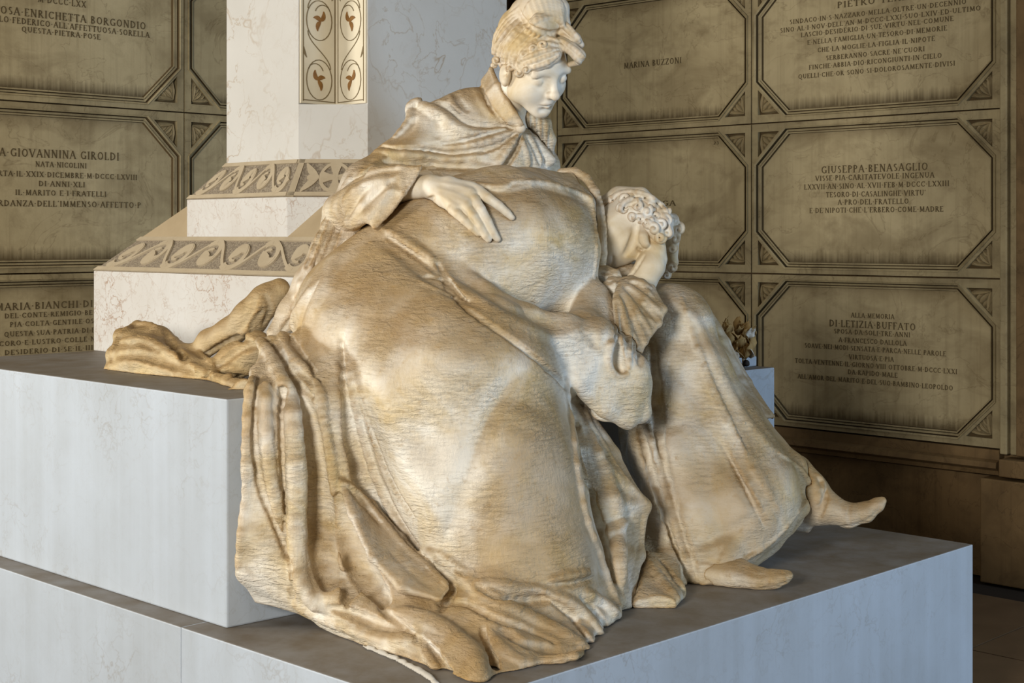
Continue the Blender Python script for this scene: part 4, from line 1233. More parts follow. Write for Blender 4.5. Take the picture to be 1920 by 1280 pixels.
HV.ell(hp(0, .12, -.10), (.265 * HS, .27 * HS, .30 * HS), HM, 0.02)
HV.ell(hp(0, .20, -.27), (.185 * HS, .19 * HS, .20 * HS), HM, 0.02)
HV.ell(hp(0, .17, .16), (.25 * HS, .24 * HS, .20 * HS), HM, 0.02)
hs(0, .30, -.405, .085, .025)
for q in (-1, 1):
    hs(q * .155, .22, -.13, .125, .03); hs(q * .215, .06, -.22, .10, .03)
hc((-.19, .325, .085), (.19, .325, .085), .055, .055, .02)
for q in (-1, 1):
    hs(q * .14, .415, .0, .058, .022, 'sub')
    hs(q * .14, .302, -.002, .068, .004)
hc((0, .34, .06), (0, .475, -.115), .030, .040, .018)
hs(0, .478, -.125, .044, .012)
for q in (-1, 1):
    hs(q * .052, .425, -.142, .032, .010)
    hs(q * .026, .455, -.178, .013, .006, 'sub')
hc((0, .385, -.2), (0, .40, -.235), .035, .04, .02)
for a, b in (((-.095, .355, -.287), (-.035, .408, -.262)), ((-.035, .408, -.262), (0, .418, -.268)), ((.095, .355, -.287), (.035, .408, -.262)), ((.035, .408, -.262), (0, .418, -.268))):
    hc(a, b, .014, .024, .008)
hc((-.075, .36, -.312), (0, .402, -.322), .016, .028, .008); hc((.075, .36, -.312), (0, .402, -.322), .016, .028, .008)
hc((-.105, .372, -.291), (0, .442, -.290), .008, .010, .005, 'sub'); hc((.105, .372, -.291), (0, .442, -.290), .008, .010, .005, 'sub')
hc((-.05, .385, -.362), (.05, .385, -.362), .018, .018, .018, 'sub')
# closed lids
for q in (-1, 1):
    for a, b in (((q * .07, .385, -.045), (q * .14, .392, -.058)), ((q * .14, .392, -.058), (q * .21, .345, -.038))):
        hc(a, b, .009, .010, .005, 'sub')
    for a, b in (((q * .07, .375, .04), (q * .14, .375, .052)), ((q * .14, .375, .052), (q * .21, .325, .03))):
        hc(a, b, .007, .008, .006, 'sub')
# ear
HV.ell(hp(-.315, -.03, -.02), (.050 * HS, .085 * HS, .125 * HS), HM, 0.004)
hs(-.375, -.01, .015, .055, .008, 'sub'); hs(-.335, 0.01, -.115, .036, .006); hs(-.33, .03, -.01, .022, .004)
# neck
HV.cap(hp(0, -.12, -.20), P(948, 196, 4.66), .052, .058, 0.02); HV.cap(P(948, 196, 4.66), P(950, 235, 4.70), .058, .07, 0.02)
HV.smooth(1)

# 3. her hair: cap, knot, fringe and curls
HA = Vol(*bounds(905, 1110, -45, 175, 4.27, 4.85), 0.0025)
def on(px, py, rpx, lift=0.0, dflt=4.5):
    d, ok = HV.depth(px, py)
    if not ok: d = dflt
    return (px, py, d + lift, rpx)
HA.ell(hp(0, -.09, .16), (.335 * HS, .40 * HS, .36 * HS), HM, 0.01)
# free the face
HA.chain([(1020, 205, 4.44, 60), (1040, 160, 4.40, 44)], 0.01, 'sub')
HA.chain([(1000, 165, 4.36, 24), (1030, 140, 4.33, 26), (1055, 135, 4.38, 22)], 0.008, 'sub')
HA.chain([(965, 92, 4.57, 40), (975, 55, 4.58, 42)], 0.02)
HA.chain([(985, 25, 4.55, 30), (1015, 8, 4.53, 38), (1040, 20, 4.53, 27), (1050, 45, 4.52, 18), (1010, 50, 4.45, 20)], 0.012)
def curl(vol, x, y, R, r, d, turns=1.4, a0=0.0, k=0.002, fall=0.0):
    """a small spiral lock"""
    n = max(8, int(14 * turns)); W = []
    for i in range(n):
        t = i / (n - 1); a = a0 + t * turns * 6.283; q = R * (1 - .72 * t)
        W.append((x + q * math.cos(a), y + q * math.sin(a) + fall * t, d - 0.010 * t, r * (1 - .25 * t)))
    vol.chain(W, k)
def locks(vol, rows, sink=0.35, k=0.003):
    for row in rows: vol.ridge(row, k, sink)
# fringe waves
HA.chain([on(975, 126, 9, 0.0, 4.42), on(990, 122, 12), on(1008, 121, 12), on(1024, 116, 12), on(1038, 106, 13), on(1047, 92, 12)], 0.006)
HA.chain([on(985, 110, 13), on(1005, 106, 14), on(1025, 97, 15), on(1040, 85, 15)], 0.01)
HA.chain([(1052, 80, 4.475, 12), (1070, 90, 4.46, 12), (1086, 104, 4.45, 12), (1084, 116, 4.46, 7)], 0.006)
HA.chain([(1060, 58, 4.5, 14), (1076, 72, 4.49, 12), (1089, 84, 4.50, 7)], 0.006)
HA.chain([(1068, 121, 4.50, 5), (1080, 118, 4.48, 6)], 0.004)
# swept-back side
for i in range(7):
    t = i / 6
    HA.ridge([(968 + 44 * t, 40 + 26 * t, 3), (948 + 44 * t + 3 * (i % 2), 66 + 20 * t, 6.5), (934 + 42 * t - 2 * (i % 2), 92 + 16 * t, 6), (928 + 44 * t, 114 + 8 * t, 3)], 0.003, 0.30)
for i in range(4):
    t = i / 3
    HA.ridge([(975 + 8 * t, 14 + 16 * t, 3), (948 + 10 * t, 36 + 14 * t, 4.5), (930 + 8 * t, 66 + 10 * t, 4.5), (924 + 4 * t, 100, 3)], 0.003, 0.30)
# knot on the crown
HA.chain([(1005, 22, 4.52, 34), (1028, 24, 4.51, 26)], 0.012)
for i in range(9):     # strands winding up into the knot
    t = i / 5
    HA.ridge([(980 + 4 * t, 34 + 16 * t, 3), (994 + 8 * t, 8 + 20 * t, 5.5), (1020 + 6 * t, -8 + 26 * t, 6), (1046 + 4 * t, 0 + 26 * t, 5.5), (1058 - 2 * t, 22 + 20 * t, 3)], 0.003, 0.30)
HA.gully([(974, 20, 2), (984, 40, 4), (1002, 56, 5), (1030, 62, 5), (1056, 58, 4), (1068, 66, 3)], 0.006, 0.1)
# locks over the brow
locks(HA, [[(985, 92, 3), (1004, 78, 5), (1026, 72, 5), (1046, 76, 3)], [(980, 102, 3), (1000, 90, 5), (1024, 82, 5), (1044, 84, 3)],
           [(978, 112, 3), (1000, 103, 5), (1024, 95, 5), (1045, 92, 3)], [(984, 121, 3), (1006, 113, 5), (1030, 104, 5), (1048, 98, 3)], [(982, 130, 3), (1004, 125, 4.5), (1028, 117, 4.5), (1047, 104, 3)],
           [(1050, 74, 3), (1066, 84, 5), (1084, 98, 5), (1095, 108, 3)], [(1050, 84, 3), (1066, 96, 5), (1080, 110, 4.5), (1088, 118, 3)], [(1056, 50, 3), (1070, 62, 5), (1086, 78, 4)], [(1062, 44, 3), (1074, 58, 4), (1086, 72, 3)]])
for (x, y, R, r, l, a0) in ((972, 136, 8, 3.2, -.012, 0), (957, 127, 8, 3.2, -.010, 2), (942, 121, 8, 3.0, -.004, 4), (930, 113, 7, 2.8, .015, 1), (927, 123, 5, 2.5, .03, 3), (986, 131, 7, 2.8, -.006, 5), (1018, 84, 9, 3.4, -.020, 1), (1000, 92, 8, 3.2, -.018, 3)):
    p = on(x, y, r, l, 4.5)
    d_ = min(p[2], HA.depth(x, y)[0] - .002 if HA.depth(x, y)[1] else 9)
    curl(HA, x, y, R, r, d_, 1.3, a0)
HA.rough(0.0010, 160, 7)
HA.minus(HV, -0.0008)

# 4. her right hand on the other's back
HN = Vol(*bounds(745, 975, 318, 466, 3.98, 4.30), 0.0024)
def dd(px, py): return DR.depth(px, py)[0]
def hand_pt(px, py, r, lift): return (px, py, dd(px, py) - lift, r)
HN.chain([(725, 362, 4.27, 24), (757, 354, 4.25, 23), (785, 350, 4.225, 21.5), (808, 350, 4.205, 21)], 0.01)
HN.sheet([[(806, 346, 4.205, 17), (808, 356, 4.195, 17)], [(842, 346, 4.195, 14), (832, 374, 4.165, 13)], [(884, 352, 4.185, 12), (854, 394, 4.13, 10)]], 0.010)
HN.sheet([[(812, 350, 4.198, 16), (846, 350, 4.19, 14)], [(838, 372, 4.163, 14), (882, 366, 4.160, 12)], [(856, 392, 4.130, 10), (874, 386, 4.132, 11)]], 0.010)
def finger(pts):
    W = []
    for x, y, r, l in pts:
        W.append((x, y, dd(x, y) - r * 4.12 / F * 0.8 - l, r))
    HN.chain(W, 0.003)
finger([(886, 354, 13, .004), (897, 359, 12, .010), (915, 371, 10, .014), (935, 385, 8.8, .008), (951, 399, 7.5, .002), (960, 408, 6, 0)])
finger([(878, 368, 13, .006), (889, 375, 11.5, .012), (901, 392, 10, .016), (914, 415, 9, .010), (925, 437, 8, .003), (933, 448, 6.5, 0)])
finger([(864, 380, 12, .006), (874, 388, 10.5, .012), (887, 405, 9.3, .014), (900, 425, 8.5, .008), (911, 442, 7.5, .002), (916, 449, 6.3, 0)])
finger([(848, 392, 10, .004), (858, 401, 9, .009), (871, 413, 8, .009), (885, 427, 7, .005), (897, 438, 6, 0)])
for x, y in ((892, 357), (884, 373), (869, 386), (854, 399)):
    HN.fold([(x - 2, y - 2), (x + 2, y + 2)], 2.5, 6)
for pl in ([(815, 340), (850, 346), (882, 354)], [(818, 352), (848, 360), (876, 372)], [(820, 362), (840, 376), (860, 388)]):
    HN.fold(pl, 1.8, 4)
HN.gully([(806, 374, 5), (813, 370, 4)], 0.004, 0.2)
HN.smooth(1)
# hidden core of her body so that head and hand belong together
TC = Vol(*bounds(690, 1090, 190, 600, 4.1, 5.1), 0.016)
TC.chain([(950, 235, 4.74, 34), (935, 300, 4.78, 62), (945, 420, 4.88, 66), (980, 520, 4.9, 66)], 0.03)
TC.chain([(900, 265, 4.76, 34), (850, 290, 4.72, 26), (790, 345, 4.5, 22), (730, 362, 4.29, 18)], 0.02)
body_me = join_meshes('caped_woman', [HV.mesh('h'), HN.mesh('n'), TC.mesh('t')])
caped = spart('caped_woman', body_me, MAT_SKIN, None, 'woman in a cape, head bowed, one hand on the other\'s back')
spart('hair', HA, MAT_HAIR, caped)

# 5. cape
CP = Vol(*bounds(488, 1062, 120, 650, 4.12, 5.02), 0.0045)
CP.chain([(946, 198, 4.72, 44), (880, 226, 4.68, 56), (818, 238, 4.64, 50)], 0.03)
CP.chain([(860, 275, 4.66, 70), (930, 285, 4.70, 70), (985, 290, 4.78, 48)], 0.04)
CP.chain([(800, 262, 4.62, 50), (745, 312, 4.55, 46), (692, 352, 4.48, 50), (652, 412, 4.44, 44), (622, 470, 4.40, 36), (586, 530, 4.36, 32), (548, 588, 4.33, 26), (516, 624, 4.31, 16)], 0.03)
CP.chain([(780, 375, 4.56, 62), (860, 350, 4.66, 74), (960, 360, 4.76, 80)], 0.04)
CP.chain([(1004, 268, 4.82, 26), (1022, 310, 4.84, 26), (1020, 350, 4.84, 40)], 0.02)
CP.sheet([[(921, 130, 4.68, 4), (907, 152, 4.70, 6)], [(932, 160, 4.60, 4.5), (913, 182, 4.63, 8)], [(948, 190, 4.578, 5), (930, 210, 4.60, 9)], [(963, 212, 4.575, 5), (950, 230, 4.595, 9)], [(976, 232, 4.58, 5), (968, 242, 4.60, 7)]], 0.008)
CP.chain([(921, 128, 4.68, 4.5), (933, 160, 4.60, 5), (949, 190, 4.575, 5.5), (964, 212, 4.572, 5.5), (977, 232, 4.578, 5)], 0.004)
CP.chain([(975, 240, 4.605, 9)], 0.004)
# cape edge falling from the clasp
CP.sheet([[(972, 252, 4.62, 4), (962, 250, 4.64, 8)], [(950, 280, 4.60, 6), (930, 282, 4.60, 12)], [(926, 306, 4.57, 7), (890, 308, 4.57, 14)]], 0.012)
CP.chain([(985, 262, 4.66, 14), (1000, 300, 4.68, 18)], 0.012); CP.chain([(1000, 262, 4.70, 10), (1030, 300, 4.72, 12)], 0.01)
CP.ridge([(972, 250, 4), (955, 276, 7), (934, 306, 7)], 0.006, 0.1); CP.gully([(977, 254, 3), (964, 280, 7), (946, 308, 8)], 0.006, 0.8)
CP.ridge([(978, 256, 3), (986, 285, 6), (990, 308, 6)], 0.006, 0.2); CP.gully([(990, 258, 3), (1005, 284, 5), (1014, 305, 5)], 0.006, 0.4)
CP.gully([(786, 180, 4), (812, 190, 8), (836, 204, 10), (860, 224, 9), (890, 234, 7), (962, 239, 3)], 0.014, 0.3); CP.ridge([(776, 192, 5), (806, 204, 9), (832, 222, 11), (855, 240, 11), (890, 250, 8), (950, 246, 4)], 0.016, 0.3)
CP.gully([(700, 272, 3), (750, 280, 5), (800, 284, 6), (840, 290, 6), (907, 280, 5), (965, 248, 3)], 0.010, 0.4); CP.ridge([(706, 284, 4), (787, 292, 8), (840, 300, 8), (905, 292, 6)], 0.012, 0.35)
CP.gully([(690, 300, 3), (760, 306, 6), (840, 312, 6), (915, 314, 4)], 0.010, 0.3)
CP.gully([(968, 240, 2), (920, 250, 4), (870, 264, 4), (830, 270, 2)], 0.006, 0.3); CP.ridge([(966, 246, 3), (920, 264, 6), (880, 272, 4)], 0.008, 0.3); CP.gully([(966, 250, 2), (934, 274, 4), (900, 286, 2)], 0.006, 0.3)
CP.gully([(903, 164, 3), (915, 196, 4), (937, 224, 4), (958, 240, 3)], 0.006, 0.2); CP.fold([(890, 165), (908, 200), (935, 232)], 8, 7)
CP.ridge([(788, 186, 4), (770, 200, 8), (770, 226, 9), (742, 256, 6)], 0.010, 0.35); CP.fold([(850, 170), (862, 190), (880, 210)], -10, 6); CP.fold([(846, 178), (850, 195), (866, 212)], 8, 5); CP.fold([(830, 215), (818, 235), (822, 262)], -9, 10); CP.fold([(778, 218), (765, 245), (730, 270)], -9, 8)
for (row, k, sk) in (([(655, 335, 4), (622, 400, 9), (592, 470, 10), (558, 555, 8)], .010, .25), ([(690, 372, 4), (658, 440, 8), (628, 500, 9), (590, 562, 6)], .010, .3), ([(718, 300, 5), (688, 326, 9), (660, 368, 7)], .012, .35)):
    CP.ridge(row, k, sk)
for (row, k, sk) in (([(668, 350, 3), (641, 410, 6), (612, 480, 6), (576, 560, 6), (530, 620, 4)], .007, .5), ([(628, 375, 2), (602, 430, 4), (575, 500, 4)], .006, .4), ([(692, 318, 3), (662, 345, 6), (634, 392, 5)], .008, .4), ([(608, 455, 2), (582, 520, 4), (550, 580, 3)], .006, .4), ([(645, 452, 3), (612, 515, 4), (572, 585, 3)], .006, .4)):
    CP.gully(row, k, sk)
CP.rough(0.002, 55, 11)
CP.clip_block(0.002)
CP.minus(HV, 0.001); CP.minus(DR, 0.001); CP.minus(HA, 0.001)
spart('cape', CP, MAT_CLOTH, caped)
# clasp
CL = Vol(*bounds(955, 995, 220, 260, 4.5, 4.7), 0.003); CL.chain([(976, 240, 4.592, 10)], 0); CL.fold([(970, 236), (980, 246)], 2, 3)
spart('clasp', CL, MAT_SKIN, caped)
# ruffle under the chin
RF = Vol(*bounds(970, 1055, 195, 320, 4.5, 4.9), 0.0035)
RF.chain([(990, 222, 4.68, 14), (1015, 232, 4.70, 18), (1030, 262, 4.74, 12), (1028, 296, 4.78, 10)], 0.012)
for i in range(9): RF.fold([(984 + i * 6, 212 + i * 2), (990 + i * 5, 240 + i * 4), (996 + i * 4.5, 262 + i * 5)], 7 if i % 2 else -7, 3)
RF.minus(HV, 0.001); RF.minus(CP, 0.001)
spart('ruffle', RF, MAT_CLOTH, caped)

# 6. wide sleeve round her wrist
SL = Vol(*bounds(610, 815, 285, 465, 3.98, 4.62), 0.004)
SL.chain([(648, 400, 4.42, 44), (690, 382, 4.32, 47), (720, 366, 4.27, 46), (738, 352, 4.26, 38)], 0.03)
SL.sheet([[(705, 326, 4.27, 14), (682, 365, 4.25, 20), (662, 415, 4.27, 18)], [(752, 318, 4.22, 8), (728, 356, 4.195, 8), (690, 408, 4.185, 8)], [(787, 314, 4.19, 4), (757, 362, 4.175, 4), (703, 425, 4.165, 4)]], 0.012)
SL.chain([(782, 340, 4.225, 12), (766, 364, 4.220, 17), (744, 392, 4.212, 17), (718, 416, 4.205, 11)], 0.004, 'sub')
SL.chain([(800, 348, 4.21, 24), (757, 354, 4.25, 25), (730, 362, 4.27, 25)], 0.004, 'sub')
SL.ridge([(789, 312, 3), (775, 338, 4), (757, 363, 4.5), (732, 396, 4.5), (702, 426, 4)], 0.003, 0.3)
for (pl, am, r) in (([(650, 345), (700, 325), (750, 318)], -12, 7), ([(640, 380), (680, 345), (730, 335)], 9, 9), ([(670, 400), (705, 365), (740, 335)], -9, 6), ([(650, 410), (668, 375), (690, 350)], -12, 6), ([(690, 405), (712, 380), (735, 350)], 7, 6), ([(645, 430), (668, 400)], 10, 8), ([(650, 438), (690, 426)], -10, 5)):
    SL.fold(pl, am, r)
SL.rough(0.0018, 60, 13)
SL.minus(HN, 0.001); SL.minus(DR, 0.001)
spart('sleeve', SL, MAT_CLOTH, caped)

# 7. her skirt over knees and shins
SK = Vol(*bounds(1140, 1545, 515, 1175, 3.98, 4.92), 0.005)
SK.chain([(1180, 600, 4.66, 70), (1256, 614, 4.60, 78)], 0.04)
SK.chain([(1256, 618, 4.60, 76), (1288, 742, 4.58, 95), (1330, 852, 4.54, 116), (1372, 930, 4.50, 128)], 0.05)
SK.sheet([[(1190, 700, 4.5, 40), (1300, 690, 4.52, 60)], [(1225, 850, 4.42, 40), (1340, 830, 4.46, 60)], [(1240, 960, 4.36, 36), (1380, 940, 4.42, 70)], [(1262, 1060, 4.30, 26), (1340, 1050, 4.34, 50)], [(1292, 1098, 4.28, 14), (1330, 1082, 4.30, 22)]], 0.04)
SK.sheet([[(1340, 850, 4.5, 60), (1400, 790, 4.60, 34)], [(1380, 930, 4.44, 70), (1482, 880, 4.58, 26)], [(1390, 1010, 4.40, 50), (1490, 960, 4.54, 22)], [(1390, 1050, 4.38, 16), (1480, 985, 4.52, 12)]], 0.03)
SK.sheet([[(1180, 780, 4.54, 20), (1230, 800, 4.5, 20)], [(1195, 960, 4.40, 22), (1240, 960, 4.40, 24)], [(1205, 1090, 4.24, 22), (1262, 1085, 4.28, 20)], [(1190, 1140, 4.12, 20), (1262, 1130, 4.18, 18)]], 0.03)
SK.sheet([[(1196, 1050, 4.22, 20), (1258, 1060, 4.26, 20)], [(1186, 1110, 4.06, 20), (1262, 1104, 4.10, 18)], [(1180, 1146, 3.96, 16), (1250, 1142, 3.97, 16)]], 0.02)
SK.chain([(1258, 1120, 4.04, 16), (1268, 1112, 4.10, 16)], 0.02)
# inside of the hem
SK.chain([(1430, 1080, 4.30, 26), (1500, 1020, 4.46, 26), (1540, 960, 4.56, 20)], 0.02, 'sub')
for (pl, am, r) in (([(1240, 545), (1300, 600), (1350, 700), (1400, 790), (1460, 850)], 14, 14), ([(1262, 600), (1290, 700), (1330, 800), (1400, 930)], -10, 18), ([(1260, 800), (1290, 900), (1330, 1010)], 16, 22), ([(1370, 860), (1400, 930), (1440, 990)], -9, 9), ([(1400, 840), (1430, 900), (1460, 960)], 8, 10), ([(1300, 1030), (1380, 990), (1470, 930)], -7, 10), ([(1420, 900), (1450, 950), (1470, 985)], -7, 5)):
    SK.fold(pl, am, r)
SK.ridge([(1278, 560, 4), (1308, 655, 7), (1346, 760, 7), (1395, 850, 6), (1440, 930, 3)], 0.010, 0.5)
SK.ridge([(1316, 660, 2), (1345, 740, 4), (1375, 800, 4), (1400, 850, 2)], 0.006, 0.4); SK.gully([(1352, 830, 2), (1385, 890, 4), (1410, 940, 4), (1432, 985, 2)], 0.006, 0.2); SK.ridge([(1372, 850, 2), (1402, 905, 4), (1430, 955, 3)], 0.006, 0.4)
SK.gully([(1222, 640, 4), (1230, 760, 10), (1248, 900, 11), (1284, 1030, 9), (1305, 1092, 5)], 0.014, 0.3)
SK.gully([(1200, 800, 5), (1222, 880, 10), (1250, 970, 10), (1278, 1050, 9), (1300, 1105, 6)], 0.008, 0.7); SK.ridge([(1216, 800, 4), (1242, 900, 7), (1275, 1015, 7), (1302, 1092, 5)], 0.008, 0.2)
SK.gully([(1188, 960, 5), (1200, 1030, 10), (1190, 1090, 9), (1178, 1130, 6)], 0.010, 0.6)
SK.ridge([(1214, 1050, 5), (1238, 1086, 9), (1268, 1122, 9)], 0.010, 0.3); SK.gully([(1240, 1050, 4), (1268, 1086, 7), (1288, 1114, 6)], 0.008, 0.6); SK.fold([(1190, 1120), (1230, 1128), (1262, 1136)], -8, 6)
SK.ridge([(1300, 1104, 4), (1370, 1065, 5), (1450, 1012, 5), (1512, 940, 4)], 0.006, 0.3)
SK.ridge([(1460, 850, 4), (1500, 880, 6), (1516, 905, 6)], 0.008, 0.3)
SK.rough(0.0025, 40, 17); SK.rough(0.0012, 95, 19)
SK.clip_below(PT + 0.001); SK.clip_block(0.001)
SK.minus(DR, 0.0015)
spart('skirt', SK, MAT_CLOTH, caped)
# tail of the cape hanging behind her shin
TL = Vol(*bounds(1300, 1475, 540, 830, 4.55, 5.0), 0.006)
TL.sheet([[(1296, 575, 4.70, 12), (1326, 585, 4.76, 9)], [(1330, 640, 4.70, 12), (1362, 640, 4.78, 6)], [(1370, 716, 4.68, 10), (1404, 716, 4.78, 5)], [(1420, 780, 4.66, 8), (1448, 780, 4.78, 4)]], 0.01)
TL.fold([(1345, 600), (1385, 690), (1430, 770)], 10, 6)
TL.minus(SK, 0.001)
spart('cape_tail', TL, MAT_CLOTH, caped)
# shoes
S1 = Vol(*bounds(1310, 1500, 1040, 1125, 4.12, 4.5), 0.0035)
S1.chain([(1330, 1072, 4.28, 26), (1380, 1080, 4.25, 27), (1420, 1086, 4.22, 23), (1452, 1085, 4.20, 17), (1470, 1081, 4.19, 12), (1479, 1078, 4.19, 8)], 0.012)
S1.chain([(1388, 1062, 4.27, 16), (1402, 1076, 4.245, 21)], 0.012)
S1.fold([(1350, 1100), (1400, 1106), (1450, 1100), (1480, 1088)], -4, 3); S1.fold([(1385, 1058), (1410, 1075), (1440, 1078)], -4, 4)
S1.clip_below(PT + 0.001); S1.minus(SK, 0.001)
spart('shoe', S1, MAT_CLOTH, caped)
S2 = Vol(*bounds(1455, 1672, 870, 1012, 4.3, 4.75), 0.0038)
S2.chain([(1490, 885, 4.62, 34), (1516, 920, 4.60, 36), (1550, 952, 4.57, 29), (1590, 966, 4.55, 22), (1622, 960, 4.54, 18), (1645, 946, 4.53, 12), (1655, 938, 4.53, 7)], 0.015)
S2.chain([(1485, 975, 4.6, 20), (1512, 990, 4.6, 9)], 0.01); S2.chain([(1480, 950, 4.62, 34), (1530, 955, 4.6, 30)], 0.02)
S2.gully([(1540, 900, 3), (1548, 930, 4), (1538, 965, 3)], 0.005, 0.2); S2.ridge([(1530, 890, 4), (1540, 905, 7), (1536, 940, 6)], 0.006, 0.3)
for (pl, am, r) in (([(1536, 895), (1545, 930), (1530, 970)], -8, 5), ([(1525, 892), (1532, 925), (1520, 950)], 7, 6), ([(1596, 942), (1590, 962), (1592, 985)], -4, 3), ([(1540, 985), (1590, 986), (1630, 972), (1652, 950)], -4, 3)):
    S2.fold(pl, am, r)
S2.minus(SK, 0.001)
spart('shoe', S2, MAT_CLOTH, caped)

# 8. the weeping woman: head in the hand
HW = Vol(*bounds(1100, 1275, 335, 560, 4.33, 4.85), 0.003)
HW.chain([(1188, 412, 4.60, 56), (1194, 438, 4.585, 46)], 0.02)
HW.chain([(1152, 432, 4.58, 44), (1170, 452, 4.555, 36)], 0.03)
HW.chain([(1105, 440, 4.64, 54), (1145, 474, 4.575, 32)], 0.03)
HW.chain([(1178, 472, 4.555, 20), (1190, 474, 4.54, 11)], 0.02)
HW.chain([(1199, 422, 4.53, 13), (1205, 442, 4.505, 11.5)], 0.012); HW.chain([(1205, 442, 4.502, 10.5), (1210, 457, 4.492, 8.5)], 0.006)
HW.gully([(1192, 424, 4), (1190, 440, 5), (1186, 454, 6), (1180, 467, 5), (1172, 478, 3)], 0.010, 0.15)
HW.gully([(1196, 466, 3), (1204, 468, 4), (1208, 474, 3)], 0.006, 0.1)
HW.gully([(1150, 482, 2.5), (1150, 494, 3), (1144, 504, 3)], 0.006, 0)
# forearm and hand
HW.chain([(1186, 556, 4.53, 26), (1203, 526, 4.52, 27), (1220, 498, 4.515, 27), (1227, 474, 4.52, 21)], 0.010)
HW.sheet([[(1210, 530, 4.515, 18), (1224, 528, 4.53, 7)], [(1226, 490, 4.51, 16), (1240, 486, 4.52, 9)], [(1228, 462, 4.515, 12), (1238, 462, 4.52, 9)]], 0.01)
for (a, b) in (((1206, 460), (1198, 428)), ((1216, 456), (1212, 422)), ((1227, 454), (1227, 420)), ((1237, 458), (1241, 430))):
    HW.chain([(a[0], a[1], 4.515, 8.5), ((a[0] + b[0]) / 2, (a[1] + b[1]) / 2, 4.52, 8), (b[0], b[1], 4.54, 6.5)], 0.003)
HW.gully([(1206, 480, 3), (1192, 502, 4), (1176, 524, 3)], 0.006, 0.2)
HW.smooth(1)
TW = Vol(*bounds(660, 1190, 330, 680, 4.2, 4.8), 0.016)
TW.chain([(720, 590, 4.33, 100), (860, 500, 4.42, 115), (1000, 470, 4.5, 100), (1060, 455, 4.55, 60), (1120, 450, 4.62, 34)], 0.03); TW.chain([(1060, 520, 4.5, 40), (1150, 590, 4.5, 22), (1170, 545, 4.47, 20)], 0.02)
weep_me = join_meshes('weeping_woman', [HW.mesh('h'), TW.mesh('t')])
weep = spart('weeping_woman', weep_me, MAT_SKIN, None, 'bent woman with face buried in her hand')
WH = Vol(*bounds(1115, 1295, 338, 545, 4.30, 4.85), 0.003)
WH.chain([(1190, 405, 4.62, 54), (1215, 418, 4.62, 46)], 0.01)
WH.chain([(1132, 382, 4.63, 14), (1160, 368, 4.60, 18), (1200, 370, 4.58, 20)], 0.01)
WH.chain([(1140, 475, 4.5, 66)], 0.008, 'sub'); WH.chain([(1183, 450, 4.5, 27)], 0.006, 'sub'); WH.chain([(1203, 436, 4.48, 13), (1206, 452, 4.47, 17)], 0.004, 'sub')
WH.chain([(1205, 405, 4.54, 16), (1222, 425, 4.515, 17), (1236, 446, 4.51, 13)], 0.012); WH.chain([(1240, 410, 4.56, 18), (1250, 436, 4.55, 14)], 0.012)
def front(x, y):
    a, oa = WH.depth(x, y); b, ob = HW.depth(x, y)
    return min(a if oa else 9, b if ob else 9, 4.68)
rnd = random.Random(9)
for (x, y, R, r) in ((1168, 390, 10, 4), (1182, 378, 9, 4), (1197, 384, 10, 4.2), (1212, 394, 10, 4.2), (1186, 404, 9, 3.8), (1200, 410, 9, 4), (1214, 416, 10, 4.2), (1230, 404, 10, 4.2), (1226, 428, 10, 4.2), (1240, 420, 9, 4), (1238, 444, 10, 4.2), (1252, 436, 9, 4), (1250, 412, 9, 4), (1238, 388, 9, 4), (1218, 376, 9, 4), (1200, 366, 9, 3.8), (1172, 370, 9, 3.8), (1150, 374, 8, 3.6), (1136, 382, 7, 3.2), (1248, 396, 8, 3.6)):
    curl(WH, x, y, R, r, front(x, y) - .002, 1.25, rnd.uniform(0, 6.2), 0.003, 3)
for (x, y, R, r, d) in ((1262, 412, 10, 4, 4.63), (1272, 428, 10, 4, 4.63), (1266, 446, 10, 4, 4.63), (1260, 464, 9, 4, 4.63), (1270, 484, 10, 4, 4.62), (1262, 500, 9, 3.6, 4.64), (1250, 514, 8, 3.4, 4.66)):
    curl(WH, x, y, R, r, d, 1.3, rnd.uniform(0, 6.2), 0.003, 3)
WH.chain([(1256, 415, 4.65, 16), (1262, 440, 4.65, 14), (1260, 470, 4.66, 11), (1262, 492, 4.66, 9), (1250, 515, 4.68, 8)], 0.008)
for row in ([(1140, 372, 3), (1165, 362, 5), (1195, 360, 5), (1225, 372, 5), (1248, 392, 3)], [(1150, 384, 3), (1172, 376, 4), (1196, 376, 4)], [(1195, 372, 3), (1225, 384, 5), (1244, 404, 5), (1256, 428, 3)]):
    WH.ridge(row, 0.003, 0.2)
WH.ridge([(1160, 402, 3), (1164, 388, 4.5), (1174, 376, 4.5), (1188, 369, 3)], 0.003, 0.1); WH.gully([(1170, 398, 2), (1176, 387, 4), (1192, 378, 3)], 0.004, 0.1); WH.gully([(1183, 424, 2), (1193, 414, 3.5), (1203, 411, 3), (1214, 422, 2)], 0.004, 0)
WH.rough(0.0010, 160, 23)
WH.minus(HW, -0.0006)
spart('hair', WH, MAT_HAIR, weep)
DR.minus(HN, 0.0008)
spart('dress', DR, MAT_CLOTH, weep)
